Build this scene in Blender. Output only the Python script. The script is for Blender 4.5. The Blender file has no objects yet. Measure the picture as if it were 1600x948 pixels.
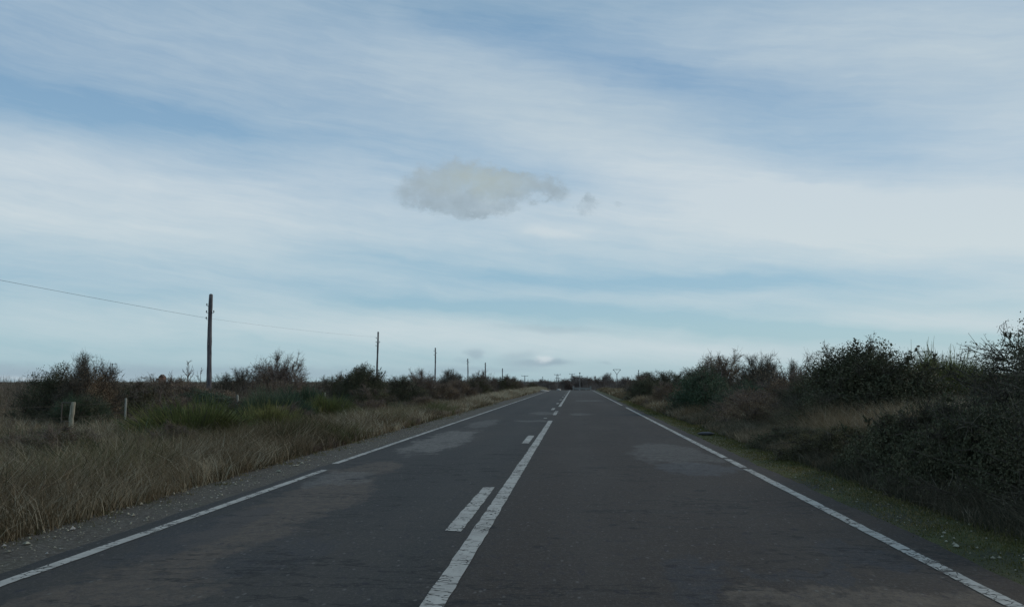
import bpy, math, random
import numpy as np
from mathutils import Vector, Matrix
R = math.radians
PI = math.pi
scene = bpy.context.scene

# ------------------------------------------------------------------ camera
CAM_H = 1.4
F = 1430.0                       # focal length in photo pixels (1600 wide)
YAW = math.atan(99 / F)          # the car looks a little left of the road axis
PITCH = math.atan(122 / F)
cam_d = bpy.data.cameras.new('camera')
cam = bpy.data.objects.new('camera', cam_d)
scene.collection.objects.link(cam)
cam_d.sensor_width = 36
cam_d.lens = 36 * F / 1600
cam_d.clip_start = 0.1
cam_d.clip_end = 20000
cam.location = (0, 0, CAM_H)
cam.rotation_euler = (R(90) + PITCH, 0, YAW)
scene.camera = cam

def photo_ray(px, py):
    v = cam.rotation_euler.to_matrix() @ Vector(((px - 800) / F, (474 - py) / F, -1.0))
    return v.x / v.y, v.z / v.y
def wx(px, y): return photo_ray(px, 596)[0] * y
def wz(px, py, y): return CAM_H + photo_ray(px, py)[1] * y

# ------------------------------------------------------------------ view
scene.view_settings.view_transform = 'Standard'
scene.view_settings.look = 'None'
scene.view_settings.gamma = 1
scene.view_settings.exposure = 0
scene.view_settings.use_curve_mapping = False
scene.render.engine = 'CYCLES'
scene.cycles.max_bounces = 5
scene.cycles.diffuse_bounces = 3
scene.cycles.transmission_bounces = 3
scene.cycles.transparent_max_bounces = 12
scene.cycles.volume_bounces = 2
scene.cycles.use_denoising = True

# ------------------------------------------------------------------ sun
SUN_EL, SUN_AZ = R(24), R(58)     # azimuth measured from the road axis (+Y) towards the right (+X)
sd = bpy.data.lights.new('sun', 'SUN')
sd.energy = 1.25
sd.angle = R(12)
sd.color = (1.0, 0.86, 0.70)
sun = bpy.data.objects.new('sun', sd)
scene.collection.objects.link(sun)
dvec = Vector((math.sin(SUN_AZ) * math.cos(SUN_EL), math.cos(SUN_AZ) * math.cos(SUN_EL), math.sin(SUN_EL)))
sun.rotation_euler = dvec.to_track_quat('Z', 'Y').to_euler()
sun.location = dvec * 100

# ------------------------------------------------------------------ world: Nishita sky under thin streaked cloud
def lin(c):
    return tuple(((v / 255) / 12.92 if v / 255 <= 0.04045 else ((v / 255 + 0.055) / 1.055) ** 2.4) for v in c)

def sky_dir(px, py):
    """direction (azimuth, elevation in units of 1/1430 rad) of a point of the photographed sky"""
    v = Vector(((px - 800) / F, (474 - py) / F, -1.0))
    v = cam.rotation_euler.to_matrix() @ v
    v.normalize()
    return math.atan2(v.x, v.y) * F, math.asin(v.z) * F

world = bpy.data.worlds.new('World')
scene.world = world
world.use_nodes = True
nt = world.node_tree
nt.nodes.clear()
N = nt.nodes.new
def L(a, b): nt.links.new(a, b)
def wmath(op, a, b=None, c=None, clamp=False):
    n = N('ShaderNodeMath'); n.operation = op; n.use_clamp = clamp
    for i, v in enumerate((a, b, c)):
        if v is None: continue
        if isinstance(v, (int, float)): n.inputs[i].default_value = v
        else: L(v, n.inputs[i])
    return n.outputs[0]
def wmix(fac, a, b):
    n = N('ShaderNodeMix'); n.data_type = 'RGBA'
    if isinstance(fac, (int, float)): n.inputs[0].default_value = fac
    else: L(fac, n.inputs[0])
    for i, v in ((6, a), (7, b)):
        if isinstance(v, tuple): n.inputs[i].default_value = (*v[:3], 1)
        else: L(v, n.inputs[i])
    return n.outputs[2]
tc = N('ShaderNodeTexCoord')
sep = N('ShaderNodeSeparateXYZ'); L(tc.outputs['Generated'], sep.inputs[0])
az = wmath('MULTIPLY', wmath('ARCTAN2', sep.outputs[0], sep.outputs[1]), F)
el = wmath('MULTIPLY', wmath('ARCSINE', sep.outputs[2]), F)
uv = N('ShaderNodeCombineXYZ'); L(az, uv.inputs[0]); L(el, uv.inputs[1])
def wnoise(vec, sx, sy, rot=0, detail=5, rough=0.55, off=(0, 0, 0), dist=0.0):
    m = N('ShaderNodeMapping'); m.inputs['Scale'].default_value = (1 / sx, 1 / sy, 1)
    m0 = N('ShaderNodeMapping'); m0.inputs['Rotation'].default_value = (0, 0, rot)
    L(vec, m0.inputs[0]); L(m0.outputs[0], m.inputs[0]); m.inputs['Location'].default_value = off
    n = N('ShaderNodeTexNoise'); n.noise_dimensions = '3D'
    L(m.outputs[0], n.inputs['Vector'])
    n.inputs['Scale'].default_value = 1; n.inputs['Detail'].default_value = detail
    n.inputs['Roughness'].default_value = rough; n.inputs['Distortion'].default_value = dist
    return n
# domain warp
wn = wnoise(uv.outputs[0], 260, 110, detail=4, rough=0.6)
vs = N('ShaderNodeVectorMath'); vs.operation = 'SUBTRACT'; L(wn.outputs['Color'], vs.inputs[0]); vs.inputs[1].default_value = (.5, .5, .5)
vm = N('ShaderNodeVectorMath'); vm.operation = 'MULTIPLY'; L(vs.outputs[0], vm.inputs[0]); vm.inputs[1].default_value = (120, 40, 0)
va = N('ShaderNodeVectorMath'); va.operation = 'ADD'; L(uv.outputs[0], va.inputs[0]); L(vm.outputs[0], va.inputs[1])
WV = va.outputs[0]
def blob_sum(blobs, vec, start=0.0):
    """soft elliptical cloud banks placed by direction; (px, py, half width, half height, tilt deg, amount, edge power)"""
    acc = start
    for bi, (px, py, sx, sy, rot, amp, k) in enumerate(blobs):
        if bi and bi % 5 == 0:      # a negligible link that makes Cycles evaluate the banks one after another (its shader stack is small)
            cx_ = N('ShaderNodeCombineXYZ'); L(wmath('MULTIPLY', acc, 1e-6), cx_.inputs[0])
            ad = N('ShaderNodeVectorMath'); ad.operation = 'ADD'; L(vec, ad.inputs[0]); L(cx_.outputs[0], ad.inputs[1]); vec = ad.outputs[0]
        cu, cv = sky_dir(px, py)
        m = N('ShaderNodeMapping'); m.vector_type = 'TEXTURE'
        m.inputs['Location'].default_value = (cu, cv, 0)
        m.inputs['Rotation'].default_value = (0, 0, R(-rot))
        m.inputs['Scale'].default_value = (sx, sy, 1)
        L(vec, m.inputs[0])
        d = N('ShaderNodeVectorMath'); d.operation = 'DOT_PRODUCT'
        L(m.outputs[0], d.inputs[0]); L(m.outputs[0], d.inputs[1])
        q = d.outputs['Value']
        if k != 1: q = wmath('POWER', q, k)
        e = wmath('EXPONENT', wmath('MULTIPLY', q, -1.0))
        acc = wmath('MULTIPLY_ADD', e, amp, acc)
    return acc
# tilt: positive runs down to the right, as in the photograph
white_banks = [
    (-50, 280, 520, 72, 3, .42, 2), (420, 290, 520, 62, 3, .25, 1.6), (250, 370, 700, 50, 2, .22, 1),
    (900, 190, 330, 60, 17, .40, 1.3), (760, 130, 230, 60, 20, .14, 1), (1120, 275, 380, 42, 12, .34, 1.3),
    (1420, 350, 420, 62, 6, .52, 1.5), (1080, 355, 360, 60, 3, .30, 1.2), (1620, 370, 180, 60, 3, .26, 1),
    (1580, 90, 230, 150, -8, .46, 1), (1250, 50, 300, 70, 4, .40, 1), (1600, 230, 120, 90, 0, .18, 1),
    (450, 120, 330, 90, 10, .18, 1), (660, 62, 80, 12, 8, .16, 1), (250, 40, 300, 70, 0, .10, 1),
    (860, 365, 60, 9, 2, .26, 1.2), (620, 420, 420, 22, 4, .14, 1),
    (850, 535, 430, 26, 4, .46, 1.6), (250, 505, 420, 26, 1, .26, 1.2), (1120, 548, 200, 14, 4, .22, 1),
    (1470, 502, 170, 17, 2, .52, 1.6), (1350, 485, 60, 10, 2, .14, 1), (1530, 462, 110, 12, 0, .26, 1.2), (1150, 470, 130, 16, 2, .20, 1),
    (480, 480, 240, 14, 10, .18, 1),
]
blue_gaps = [
    (60, 160, 300, 36, 4, .30, 1.2), (320, 192, 190, 14, 4, .16, 1.2), (740, 25, 190, 42, 8, .16, 1), (960, 85, 190, 42, 14, .15, 1.1),
    (1180, 150, 200, 34, 18, .10, 1), (1385, 215, 80, 40, 16, .16, 1.1), (500, 162, 60, 10, 6, .14, 1),
    (600, 408, 170, 24, 7, .30, 1.2), (820, 435, 200, 16, 3, .22, 1), (620, 478, 120, 8, 3, .22, 1.1), (230, 465, 90, 10, 0, .14, 1),
    (1130, 440, 330, 18, 1, .34, 1.2), (900, 487, 250, 12, 3, .36, 1.2), (1200, 512, 260, 11, 3, .34, 1.2), (1480, 530, 230, 10, 2, .34, 1.2),
    (1000, 245, 110, 10, 3, .10, 1), (1300, 275, 120, 10, 12, .06, 1.1),
]
streak = wnoise(WV, 420, 46, rot=R(4), detail=6, rough=0.6, off=(3.1, 1.7, 0))
fine = wnoise(WV, 150, 22, rot=R(6), detail=7, rough=0.6, off=(7, 2, 0))
puff = wnoise(WV, 90, 50, detail=6, rough=0.6, off=(2, 9, 0))
t = blob_sum(white_banks, WV, 0.25)
bg = blob_sum(blue_gaps, WV, 0.0)
t = wmath('SUBTRACT', t, bg)
t = wmath('MULTIPLY_ADD', wmath('SUBTRACT', streak.outputs[0], .5), .50, t)
t = wmath('MULTIPLY_ADD', wmath('SUBTRACT', fine.outputs[0], .5), .46, t)
fib = wnoise(WV, 170, 8, rot=R(9), detail=6, rough=0.7, off=(11, 4, 0))
t = wmath('MULTIPLY_ADD', wmath('SUBTRACT', fib.outputs[0], .5), .30, t)
t = wmath('MULTIPLY_ADD', wmath('SUBTRACT', puff.outputs[0], .5), .26, t, clamp=True)
# clear-air colour: the Nishita sky, balanced to the phone's rendering
sky = N('ShaderNodeTexSky'); sky.sky_type = 'NISHITA'; sky.sun_disc = False
sky.sun_elevation = SUN_EL; sky.sun_rotation = SUN_AZ
sky.air_density = 1.0; sky.dust_density = 1.0; sky.ozone_density = 1.0
def elramp(stops):
    r = N('ShaderNodeValToRGB'); r.color_ramp.interpolation = 'EASE'
    L(wmath('DIVIDE', el, 700.0, clamp=True), r.inputs[0])
    while len(r.color_ramp.elements) < len(stops): r.color_ramp.elements.new(.5)
    for e_, (y, c) in zip(r.color_ramp.elements, stops):
        e_.position = y / 700; e_.color = (*lin(c), 1)
    return r.outputs[0]
blue = elramp([(0, (160, 192, 204)), (60, (158, 194, 208)), (160, (148, 186, 208)), (330, (138, 175, 204)), (480, (126, 163, 196)), (640, (130, 164, 190))])
white = elramp([(0, (186, 206, 212)), (60, (200, 214, 219)), (170, (203, 216, 221)), (300, (200, 213, 221)), (420, (188, 204, 214)), (640, (180, 198, 211))])
SB = 0.10
def scale(c, k):
    n = N('ShaderNodeVectorMath'); n.operation = 'SCALE'; L(c, n.inputs[0])
    if isinstance(k, (int, float)): n.inputs[3].default_value = k
    else: L(k, n.inputs[3])
    return n.outputs[0]
air = wmix(0.12, scale(blue, 1 / SB), sky.outputs[0])
cl = scale(white, 1 / SB)
skyc = wmix(t, air, cl)
# low grey cloud bank near the horizon
grey_bank = [
    (-60, 582, 150, 16, 2, 1.0, 2.4), (200, 584, 75, 15, 0, .75, 2.2), (300, 578, 110, 9, 0, .4, 1.5), (100, 590, 130, 9, 0, .5, 1.5), (430, 583, 150, 10, 0, .6, 1.8), (560, 588, 130, 12, 0, .45, 1.5), (700, 582, 60, 11, 0, .5, 2),
    (741, 553, 15, 8, 10, .75, 1.6), (722, 564, 12, 5, 0, .4, 1.2), (838, 568, 44, 6, 0, .85, 1.5), (810, 556, 32, 8, -10, .45, 1.3), (780, 577, 70, 4, 0, .45, 1.3), (868, 566, 30, 4, 0, .45, 1.2), (946, 566, 8, 3, 0, .4, 1.2),
    (860, 514, 80, 5, 3, .35, 1.2), (1250, 592, 400, 12, 0, .25, 1.2),
    ]
gw = wnoise(uv.outputs[0], 46, 22, detail=4, rough=0.6, off=(5, 5, 0))
gs = N('ShaderNodeVectorMath'); gs.operation = 'SUBTRACT'; L(gw.outputs['Color'], gs.inputs[0]); gs.inputs[1].default_value = (.5, .5, .5)
gm = N('ShaderNodeVectorMath'); gm.operation = 'MULTIPLY'; L(gs.outputs[0], gm.inputs[0]); gm.inputs[1].default_value = (34, 14, 0)
ga = N('ShaderNodeVectorMath'); ga.operation = 'ADD'; L(uv.outputs[0], ga.inputs[0]); L(gm.outputs[0], ga.inputs[1])
g = wmath('MULTIPLY', blob_sum(grey_bank, ga.outputs[0], 0.0), .75, clamp=True)
gc = scale(elramp([(0, (158, 178, 190)), (30, (150, 171, 184)), (700, (160, 178, 188))]), 1 / SB)
skyc = wmix(g, skyc, gc)
wt = wmath('MULTIPLY', blob_sum([(847, 562, 13, 5, 0, .8, 1.4), (60, 592, 60, 3, 0, .4, 1), (858, 364, 46, 7, 2, .35, 1.4)], ga.outputs[0], 0.0), 1, clamp=True)
skyc = wmix(wt, skyc, tuple(v / SB for v in lin((206, 217, 222))))
# small grey cumulus straight ahead, thin and slightly yellow in its middle
cum = [(745, 297, 84, 31, 0, .70, 1.6), (660, 298, 44, 26, 0, .80, 1.5), (690, 272, 36, 22, 0, .55, 1.4), (735, 268, 42, 16, 0, .45, 1.4), (712, 322, 52, 16, 0, .6, 1.6), (785, 282, 40, 20, 0, .5, 1.5), (828, 290, 38, 18, 8, .66, 1.6), (868, 298, 20, 17, 30, .66, 1.4), (922, 316, 18, 17, 25, .72, 1.4), (968, 328, 14, 7, 10, .52, 1.3), (770, 318, 36, 14, 0, .4, 1.4)]
cw = wnoise(uv.outputs[0], 52, 40, detail=7, rough=0.66, off=(1, 5, 0))
cs = N('ShaderNodeVectorMath'); cs.operation = 'SUBTRACT'; L(cw.outputs['Color'], cs.inputs[0]); cs.inputs[1].default_value = (.5, .5, .5)
cm = N('ShaderNodeVectorMath'); cm.operation = 'MULTIPLY'; L(cs.outputs[0], cm.inputs[0]); cm.inputs[1].default_value = (85, 75, 0)
ca = N('ShaderNodeVectorMath'); ca.operation = 'ADD'; L(uv.outputs[0], ca.inputs[0]); L(cm.outputs[0], ca.inputs[1])
cd = blob_sum(cum, ca.outputs[0], 0.0)
cmod = wnoise(uv.outputs[0], 30, 24, detail=4, rough=0.6, off=(4, 8, 0))
cd = wmath('MULTIPLY', cd, wmath('MULTIPLY_ADD', cmod.outputs[0], .9, .45))
cmr = N('ShaderNodeMapRange'); cmr.interpolation_type = 'SMOOTHSTEP'; L(cd, cmr.inputs[0]); cmr.inputs[1].default_value = .10; cmr.inputs[2].default_value = .85
cd = wmath('MULTIPLY', cmr.outputs[0], wmath('MULTIPLY_ADD', cmod.outputs[0], 1.0, .28, clamp=True))
yel = blob_sum([(750, 285, 78, 22, 0, 1, 1.3)], ca.outputs[0], 0.0)
cc = wmix(wmath('MULTIPLY', yel, .7), tuple(v / SB for v in lin((157, 174, 185))), tuple(v / SB for v in lin((172, 184, 181))))
bdr = N('ShaderNodeMapRange'); bdr.interpolation_type = 'SMOOTHSTEP'; L(el, bdr.inputs[0]); bdr.inputs[1].default_value = 312; bdr.inputs[2].default_value = 258; bdr.inputs[4].default_value = .35
cc = wmix(bdr.outputs[0], cc, tuple(v / SB for v in lin((151, 169, 180))))
skyc = wmix(cd, skyc, cc)
bgn = N('ShaderNodeBackground'); bgn.inputs['Strength'].default_value = SB
L(skyc, bgn.inputs['Color'])
wo = N('ShaderNodeOutputWorld'); L(bgn.outputs[0], wo.inputs['Surface'])
world.cycles.sampling_method = 'MANUAL'
world.cycles.sample_map_resolution = 512

# ================================================================== helpers
def mat_new(name):
    m = bpy.data.materials.new(name); m.use_nodes = True
    m.node_tree.nodes.clear()
    return m
class NB:
    """tiny node builder"""
    def __init__(s, name):
        s.m = mat_new(name); s.nt = s.m.node_tree
    def n(s, t, **kw):
        nd = s.nt.nodes.new(t)
        for k, v in kw.items(): setattr(nd, k, v)
        return nd
    def l(s, a, b): s.nt.links.new(a, b)
    def put(s, sock, v):
        if isinstance(v, (int, float)): sock.default_value = v
        elif isinstance(v, tuple): sock.default_value = (*v, 1) if (len(v) == 3 and sock.type == 'RGBA') else v
        else: s.l(v, sock)
    def math(s, op, a, b=None, c=None, clamp=False):
        nd = s.n('ShaderNodeMath', operation=op, use_clamp=clamp)
        for i, v in enumerate((a, b, c)):
            if v is not None: s.put(nd.inputs[i], v)
        return nd.outputs[0]
    def mix(s, f, a, b):
        nd = s.n('ShaderNodeMix', data_type='RGBA')
        s.put(nd.inputs[0], f); s.put(nd.inputs[6], a); s.put(nd.inputs[7], b)
        return nd.outputs[2]
    def pos(s, sx=1, sy=1, sz=1, off=(0, 0, 0)):
        g = s.n('ShaderNodeNewGeometry')
        mp = s.n('ShaderNodeMapping'); s.l(g.outputs['Position'], mp.inputs[0])
        mp.inputs['Scale'].default_value = (sx, sy, sz); mp.inputs['Location'].default_value = off
        return mp.outputs[0]
    def noise(s, vec, scale=1, detail=4, rough=.55, col=False):
        nd = s.n('ShaderNodeTexNoise'); s.l(vec, nd.inputs['Vector'])
        nd.inputs['Scale'].default_value = scale; nd.inputs['Detail'].default_value = detail; nd.inputs['Roughness'].default_value = rough
        return nd.outputs['Color' if col else 0]
    def ramp(s, f, stops, interp='LINEAR'):
        r = s.n('ShaderNodeValToRGB'); s.l(f, r.inputs[0]); r.color_ramp.interpolation = interp
        while len(r.color_ramp.elements) < len(stops): r.color_ramp.elements.new(.5)
        for e, (p, c) in zip(r.color_ramp.elements, stops):
            e.position = p; e.color = (*c, 1) if isinstance(c, tuple) else (c, c, c, 1)
        return r.outputs[0]
    def step(s, f, a, b):
        nd = s.n('ShaderNodeMapRange', interpolation_type='SMOOTHSTEP')
        s.put(nd.inputs[0], f); nd.inputs[1].default_value = a; nd.inputs[2].default_value = b
        return nd.outputs[0]
    def bump(s, h, strength, dist):
        b = s.n('ShaderNodeBump'); b.inputs['Strength'].default_value = strength; b.inputs['Distance'].default_value = dist
        s.l(h, b.inputs['Height']); return b.outputs[0]
    def finish(s, col, rough=.9, spec=.2, normal=None, alpha=None, transl=0):
        p = s.n('ShaderNodeBsdfPrincipled'); s.put(p.inputs['Base Color'], col)
        s.put(p.inputs['Roughness'], rough); p.inputs['Specular IOR Level'].default_value = spec
        if normal is not None: s.l(normal, p.inputs['Normal'])
        out = p.outputs[0]
        if transl:
            t_ = s.n('ShaderNodeBsdfTranslucent'); s.put(t_.inputs[0], col)
            mx = s.n('ShaderNodeMixShader'); mx.inputs[0].default_value = transl
            s.l(out, mx.inputs[1]); s.l(t_.outputs[0], mx.inputs[2]); out = mx.outputs[0]
        if alpha is not None:
            tr = s.n('ShaderNodeBsdfTransparent'); mx = s.n('ShaderNodeMixShader'); s.put(mx.inputs[0], alpha)
            s.l(tr.outputs[0], mx.inputs[1]); s.l(out, mx.inputs[2]); out = mx.outputs[0]
        o = s.n('ShaderNodeOutputMaterial'); s.l(out, o.inputs[0])
        return s.m

class MB:
    """numpy mesh collector: quads and triangles with a per-face 'tint'"""
    def __init__(s):
        s.v = []; s.q = []; s.t = []; s.qt = []; s.tt = []; s.nv = 0
    def add(s, v, q=None, t=None, qt=.5, tt=None):
        v = np.asarray(v, np.float32).reshape(-1, 3)
        if q is not None and len(q):
            q = np.asarray(q, np.int64).reshape(-1, 4); s.q.append(q + s.nv); s.qt.append(np.broadcast_to(np.asarray(qt, np.float32), (len(q),)).copy())
        if t is not None and len(t):
            t = np.asarray(t, np.int64).reshape(-1, 3); s.t.append(t + s.nv); s.tt.append(np.broadcast_to(np.asarray(qt if tt is None else tt, np.float32), (len(t),)).copy())
        s.v.append(v); s.nv += len(v)
    def mesh(s, name, mat, smooth=False):
        me = bpy.data.meshes.new(name)
        v = np.concatenate(s.v) if s.v else np.zeros((0, 3), np.float32)
        q = np.concatenate(s.q) if s.q else np.zeros((0, 4), np.int64)
        t = np.concatenate(s.t) if s.t else np.zeros((0, 3), np.int64)
        me.vertices.add(len(v)); me.vertices.foreach_set('co', v.ravel())
        nl = len(q) * 4 + len(t) * 3
        me.loops.add(nl); me.loops.foreach_set('vertex_index', np.concatenate([q.ravel(), t.ravel()]).astype(np.int32))
        me.polygons.add(len(q) + len(t))
        st = np.concatenate([np.arange(len(q)) * 4, len(q) * 4 + np.arange(len(t)) * 3]).astype(np.int32)
        me.polygons.foreach_set('loop_start', st)
        me.polygons.foreach_set('use_smooth', np.full(len(q) + len(t), smooth))
        me.update(calc_edges=True)
        a = me.attributes.new('tint', 'FLOAT', 'FACE')
        a.data.foreach_set('value', np.concatenate(([x for x in s.qt] + [x for x in s.tt]) or [np.zeros(0, np.float32)]).astype(np.float32))
        me.materials.append(mat)
        return me
    def obj(s, name, mat, parent=None, smooth=False):
        return link(name, s.mesh(name, mat, smooth), parent)
def link(name, data, parent=None):
    o = bpy.data.objects.new(name, data); scene.collection.objects.link(o)
    if parent is not None: o.parent = parent
    return o
def tag(o, label=None, cat=None, group=None, kind=None):
    if label: o['label'] = label
    if cat: o['category'] = cat
    if group: o['group'] = group
    if kind: o['kind'] = kind
    return o
def empty(name, loc, rz=0.0, sc=(1, 1, 1)):
    o = link(name, None); o.location = loc; o.rotation_euler = (0, 0, rz); o.scale = sc
    o.empty_display_size = .2
    return o
def norm(v): return v / np.maximum(np.linalg.norm(v, axis=-1, keepdims=True), 1e-9)
def tubes(mb, P, Rd, sides=3, tint=.5):
    """P (n,k,3) polylines, Rd (n,k) radii"""
    n, k, _ = P.shape
    T = np.empty_like(P); T[:, 1:-1] = P[:, 2:] - P[:, :-2]; T[:, 0] = P[:, 1] - P[:, 0]; T[:, -1] = P[:, -1] - P[:, -2]
    T = norm(T)
    ref = np.where(np.abs(T[..., 2:3]) > .9, np.array([1., 0, 0]), np.array([0, 0, 1.]))
    U = norm(np.cross(T, ref)); W = np.cross(T, U)
    a = np.arange(sides) * 2 * PI / sides
    V = P[:, :, None] + Rd[:, :, None, None] * (np.cos(a)[None, None, :, None] * U[:, :, None] + np.sin(a)[None, None, :, None] * W[:, :, None])
    base = np.arange(n)[:, None, None] * k * sides + np.arange(k - 1)[None, :, None] * sides
    i = np.arange(sides)[None, None]; j = (i + 1) % sides
    q = np.stack([base + i, base + j, base + j + sides, base + i + sides], -1)
    tn = np.broadcast_to(np.asarray(tint, np.float32).reshape(-1, 1, 1), (n, k - 1, sides)) if np.ndim(tint) else tint
    mb.add(V, q.reshape(-1, 4), qt=tn.reshape(-1) if np.ndim(tint) else tint)
def leaves(mb, C, size, rng, tint, up=.3, aspect=.55):
    n = len(C)
    a = norm(rng.normal(size=(n, 3))); b = rng.normal(size=(n, 3)); b[:, 2] += up
    b = norm(np.cross(a, b)); s_ = np.asarray(size).reshape(-1, 1) * rng.uniform(.6, 1.3, (n, 1))
    V = np.stack([C - a * s_ * .5, C + b * s_ * aspect * .5, C + a * s_ * .5, C - b * s_ * aspect * .5], 1)
    q = np.arange(n * 4).reshape(n, 4)
    mb.add(V, q, qt=tint)

# ------------------------------------------------------------------ terrain
def smooth01(x): x = np.clip(x, 0, 1); return x * x * (3 - 2 * x)
_rt = np.random.default_rng(5)
_wk = [(_rt.uniform(-.12, .12), _rt.uniform(-.05, .05), _rt.uniform(0, 6.3)) for _ in range(8)]
def ground_z(x, y):
    x = np.asarray(x, float); y = np.asarray(y, float)
    dip = -1.6 * smooth01((y - 150) / 80) + 1.5 * smooth01((y - 235) / 120)
    left = -.50 * smooth01((-5.3 - x) / 3.0)
    right = -.28 * smooth01((x - 4.0) / 1.8) + .22 * smooth01((x - 6.5) / 5)
    und = sum(np.sin(a * x + b * y + c) for a, b, c in _wk) / 8
    away = smooth01((np.abs(x + .5) - 6) / 12)
    hill = 17 * np.exp(-((x - 600) / 210) ** 2 - ((y - 1000) / 260) ** 2)
    return dip + left + right + und * .22 * away + hill
# ================================================================== materials
def asphalt():
    b = NB('asphalt')
    g = b.n('ShaderNodeNewGeometry'); sp = b.n('ShaderNodeSeparateXYZ'); b.l(g.outputs['Position'], sp.inputs[0])
    X, Y = sp.outputs[0], sp.outputs[1]
    wv = b.noise(b.pos(1.6, .5, 1), 1, 5, .65, col=True)
    vs_ = b.n('ShaderNodeVectorMath', operation='SUBTRACT'); b.l(wv, vs_.inputs[0]); vs_.inputs[1].default_value = (.5, .5, .5)
    vm_ = b.n('ShaderNodeVectorMath', operation='MULTIPLY'); b.l(vs_.outputs[0], vm_.inputs[0]); vm_.inputs[1].default_value = (1.0, 3.4, 0)
    va_ = b.n('ShaderNodeVectorMath', operation='ADD'); b.l(g.outputs['Position'], va_.inputs[0]); b.l(vm_.outputs[0], va_.inputs[1])
    def patch(x, y, sx, sy, k=1.7):
        m = b.n('ShaderNodeMapping', vector_type='TEXTURE'); m.inputs['Location'].default_value = (x, y, 0); m.inputs['Scale'].default_value = (sx, sy, 1e6)
        b.l(va_.outputs[0], m.inputs[0])
        d = b.n('ShaderNodeVectorMath', operation='DOT_PRODUCT'); b.l(m.outputs[0], d.inputs[0]); b.l(m.outputs[0], d.inputs[1])
        return b.math('EXPONENT', b.math('MULTIPLY', b.math('POWER', d.outputs['Value'], k), -1.0))
    lane = b.step(b.math('ADD', X, b.math('MULTIPLY', b.math('SUBTRACT', b.noise(b.pos(.8, .25, 1), 1, 4), .5), .5)), -1.35, -.55)
    near = b.step(Y, 12, 60)
    base = b.mix(lane, (.0235, .0232, .0215), (.0275, .0190, .0135))
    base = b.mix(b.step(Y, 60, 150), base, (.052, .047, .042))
    # wheel tracks, slightly polished
    def track(c, w): return b.math('EXPONENT', b.math('MULTIPLY', b.math('POWER', b.math('DIVIDE', b.math('SUBTRACT', X, c), w), 2.0), -1.0))
    tr = b.math('ADD', b.math('ADD', track(.1, .32), track(1.75, .32)), b.math('ADD', track(-1.7, .3), track(-3.1, .3)))
    base = b.mix(b.math('MULTIPLY', tr, .16), base, (.055, .050, .045))
    big = b.noise(b.pos(.45, .10, 1), 1, 6, .6)
    base = b.mix(b.math('MULTIPLY', b.step(big, .45, .68), .55), base, (.052, .043, .034))
    strk = b.noise(b.pos(.35, 2.6, 1, (3, 9, 0)), 1, 5, .7)
    base = b.mix(b.math('MULTIPLY', b.step(strk, .53, .70), .45), base, (.015, .016, .017))
    pgn = b.noise(b.pos(1, .8, 1, (6, 3, 0)), 1.9, 7, .75)
    pgrain = b.math('MULTIPLY_ADD', b.step(b.noise(b.pos(1, .8, 1, (1, 8, 0)), 9, 5, .8), .40, .6), .55, .45)
    def add_patch(base, plist, col, amt):
        for p in plist:
            pm_ = b.step(b.math('MULTIPLY_ADD', b.math('SUBTRACT', pgn, .5), 2.2, patch(*p)), .38, .78)
            base = b.mix(b.math('MULTIPLY', b.math('MULTIPLY', pm_, amt), pgrain), base, col)
        return base
    base = add_patch(base, [(-3.1, 10.5, .62, 3.6), (-3.0, 6.4, .7, 2.0), (-3.35, 14.5, .5, 2.0)], (.100, .076, .056), .85)
    base = add_patch(base, [(-3.5, 8.5, .35, 1.6), (-2.4, 7.6, .4, 1.0)], (.026, .029, .036), .55)
    base = add_patch(base, [(-3.15, 22, .70, 5.0)], (.150, .142, .130), .95)
    base = add_patch(base, [(-3.1, 31, .5, 3.5), (-1.4, 41, .8, 2.2), (-1.5, 33, .8, 1.1), (1.0, 68, 1.2, 3), (.2, 40, .6, 1.6), (-3.4, 13.2, .5, 1.2)], (.115, .11, .103), .8)
    base = add_patch(base, [(1.85, 18.4, .85, 3.2)], (.100, .094, .086), .85)
    base = add_patch(base, [(2.0, 15.2, .85, 1.1)], (.075, .082, .092), .6)
    base = add_patch(base, [(.85, 7.0, .26, 1.2), (1.75, 7.15, .85, .34), (2.3, 7.7, .3, .7)], (.022, .026, .034), .7)
    base = add_patch(base, [(1.7, 6.15, .72, .62), (2.4, 6.0, .4, .45)], (.105, .082, .060), .90)
    grit = b.noise(b.pos(1, .55, 1), 38, 5, .8)
    speck = b.n('ShaderNodeTexVoronoi'); b.l(b.pos(1, 1, 1), speck.inputs['Vector']); speck.inputs['Scale'].default_value = 70
    base = b.mix(b.math('MULTIPLY', b.step(grit, .50, .68), .60), base, (.100, .090, .078))
    base = b.mix(b.math('MULTIPLY', b.step(b.noise(b.pos(1, 1, 1, (4, 4, 4)), 22, 4, .8), .52, .66), .6), base, (.020, .020, .020))
    # fine cracks and small lost stones, shadow inside them painted as near-black
    wv2 = b.noise(b.pos(1, 1, 1), 7, 4, .7, col=True)
    w2 = b.n('ShaderNodeVectorMath', operation='MULTIPLY_ADD'); b.l(wv2, w2.inputs[0]); w2.inputs[1].default_value = (.22, .26, 0); b.l(g.outputs['Position'], w2.inputs[2])
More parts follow.
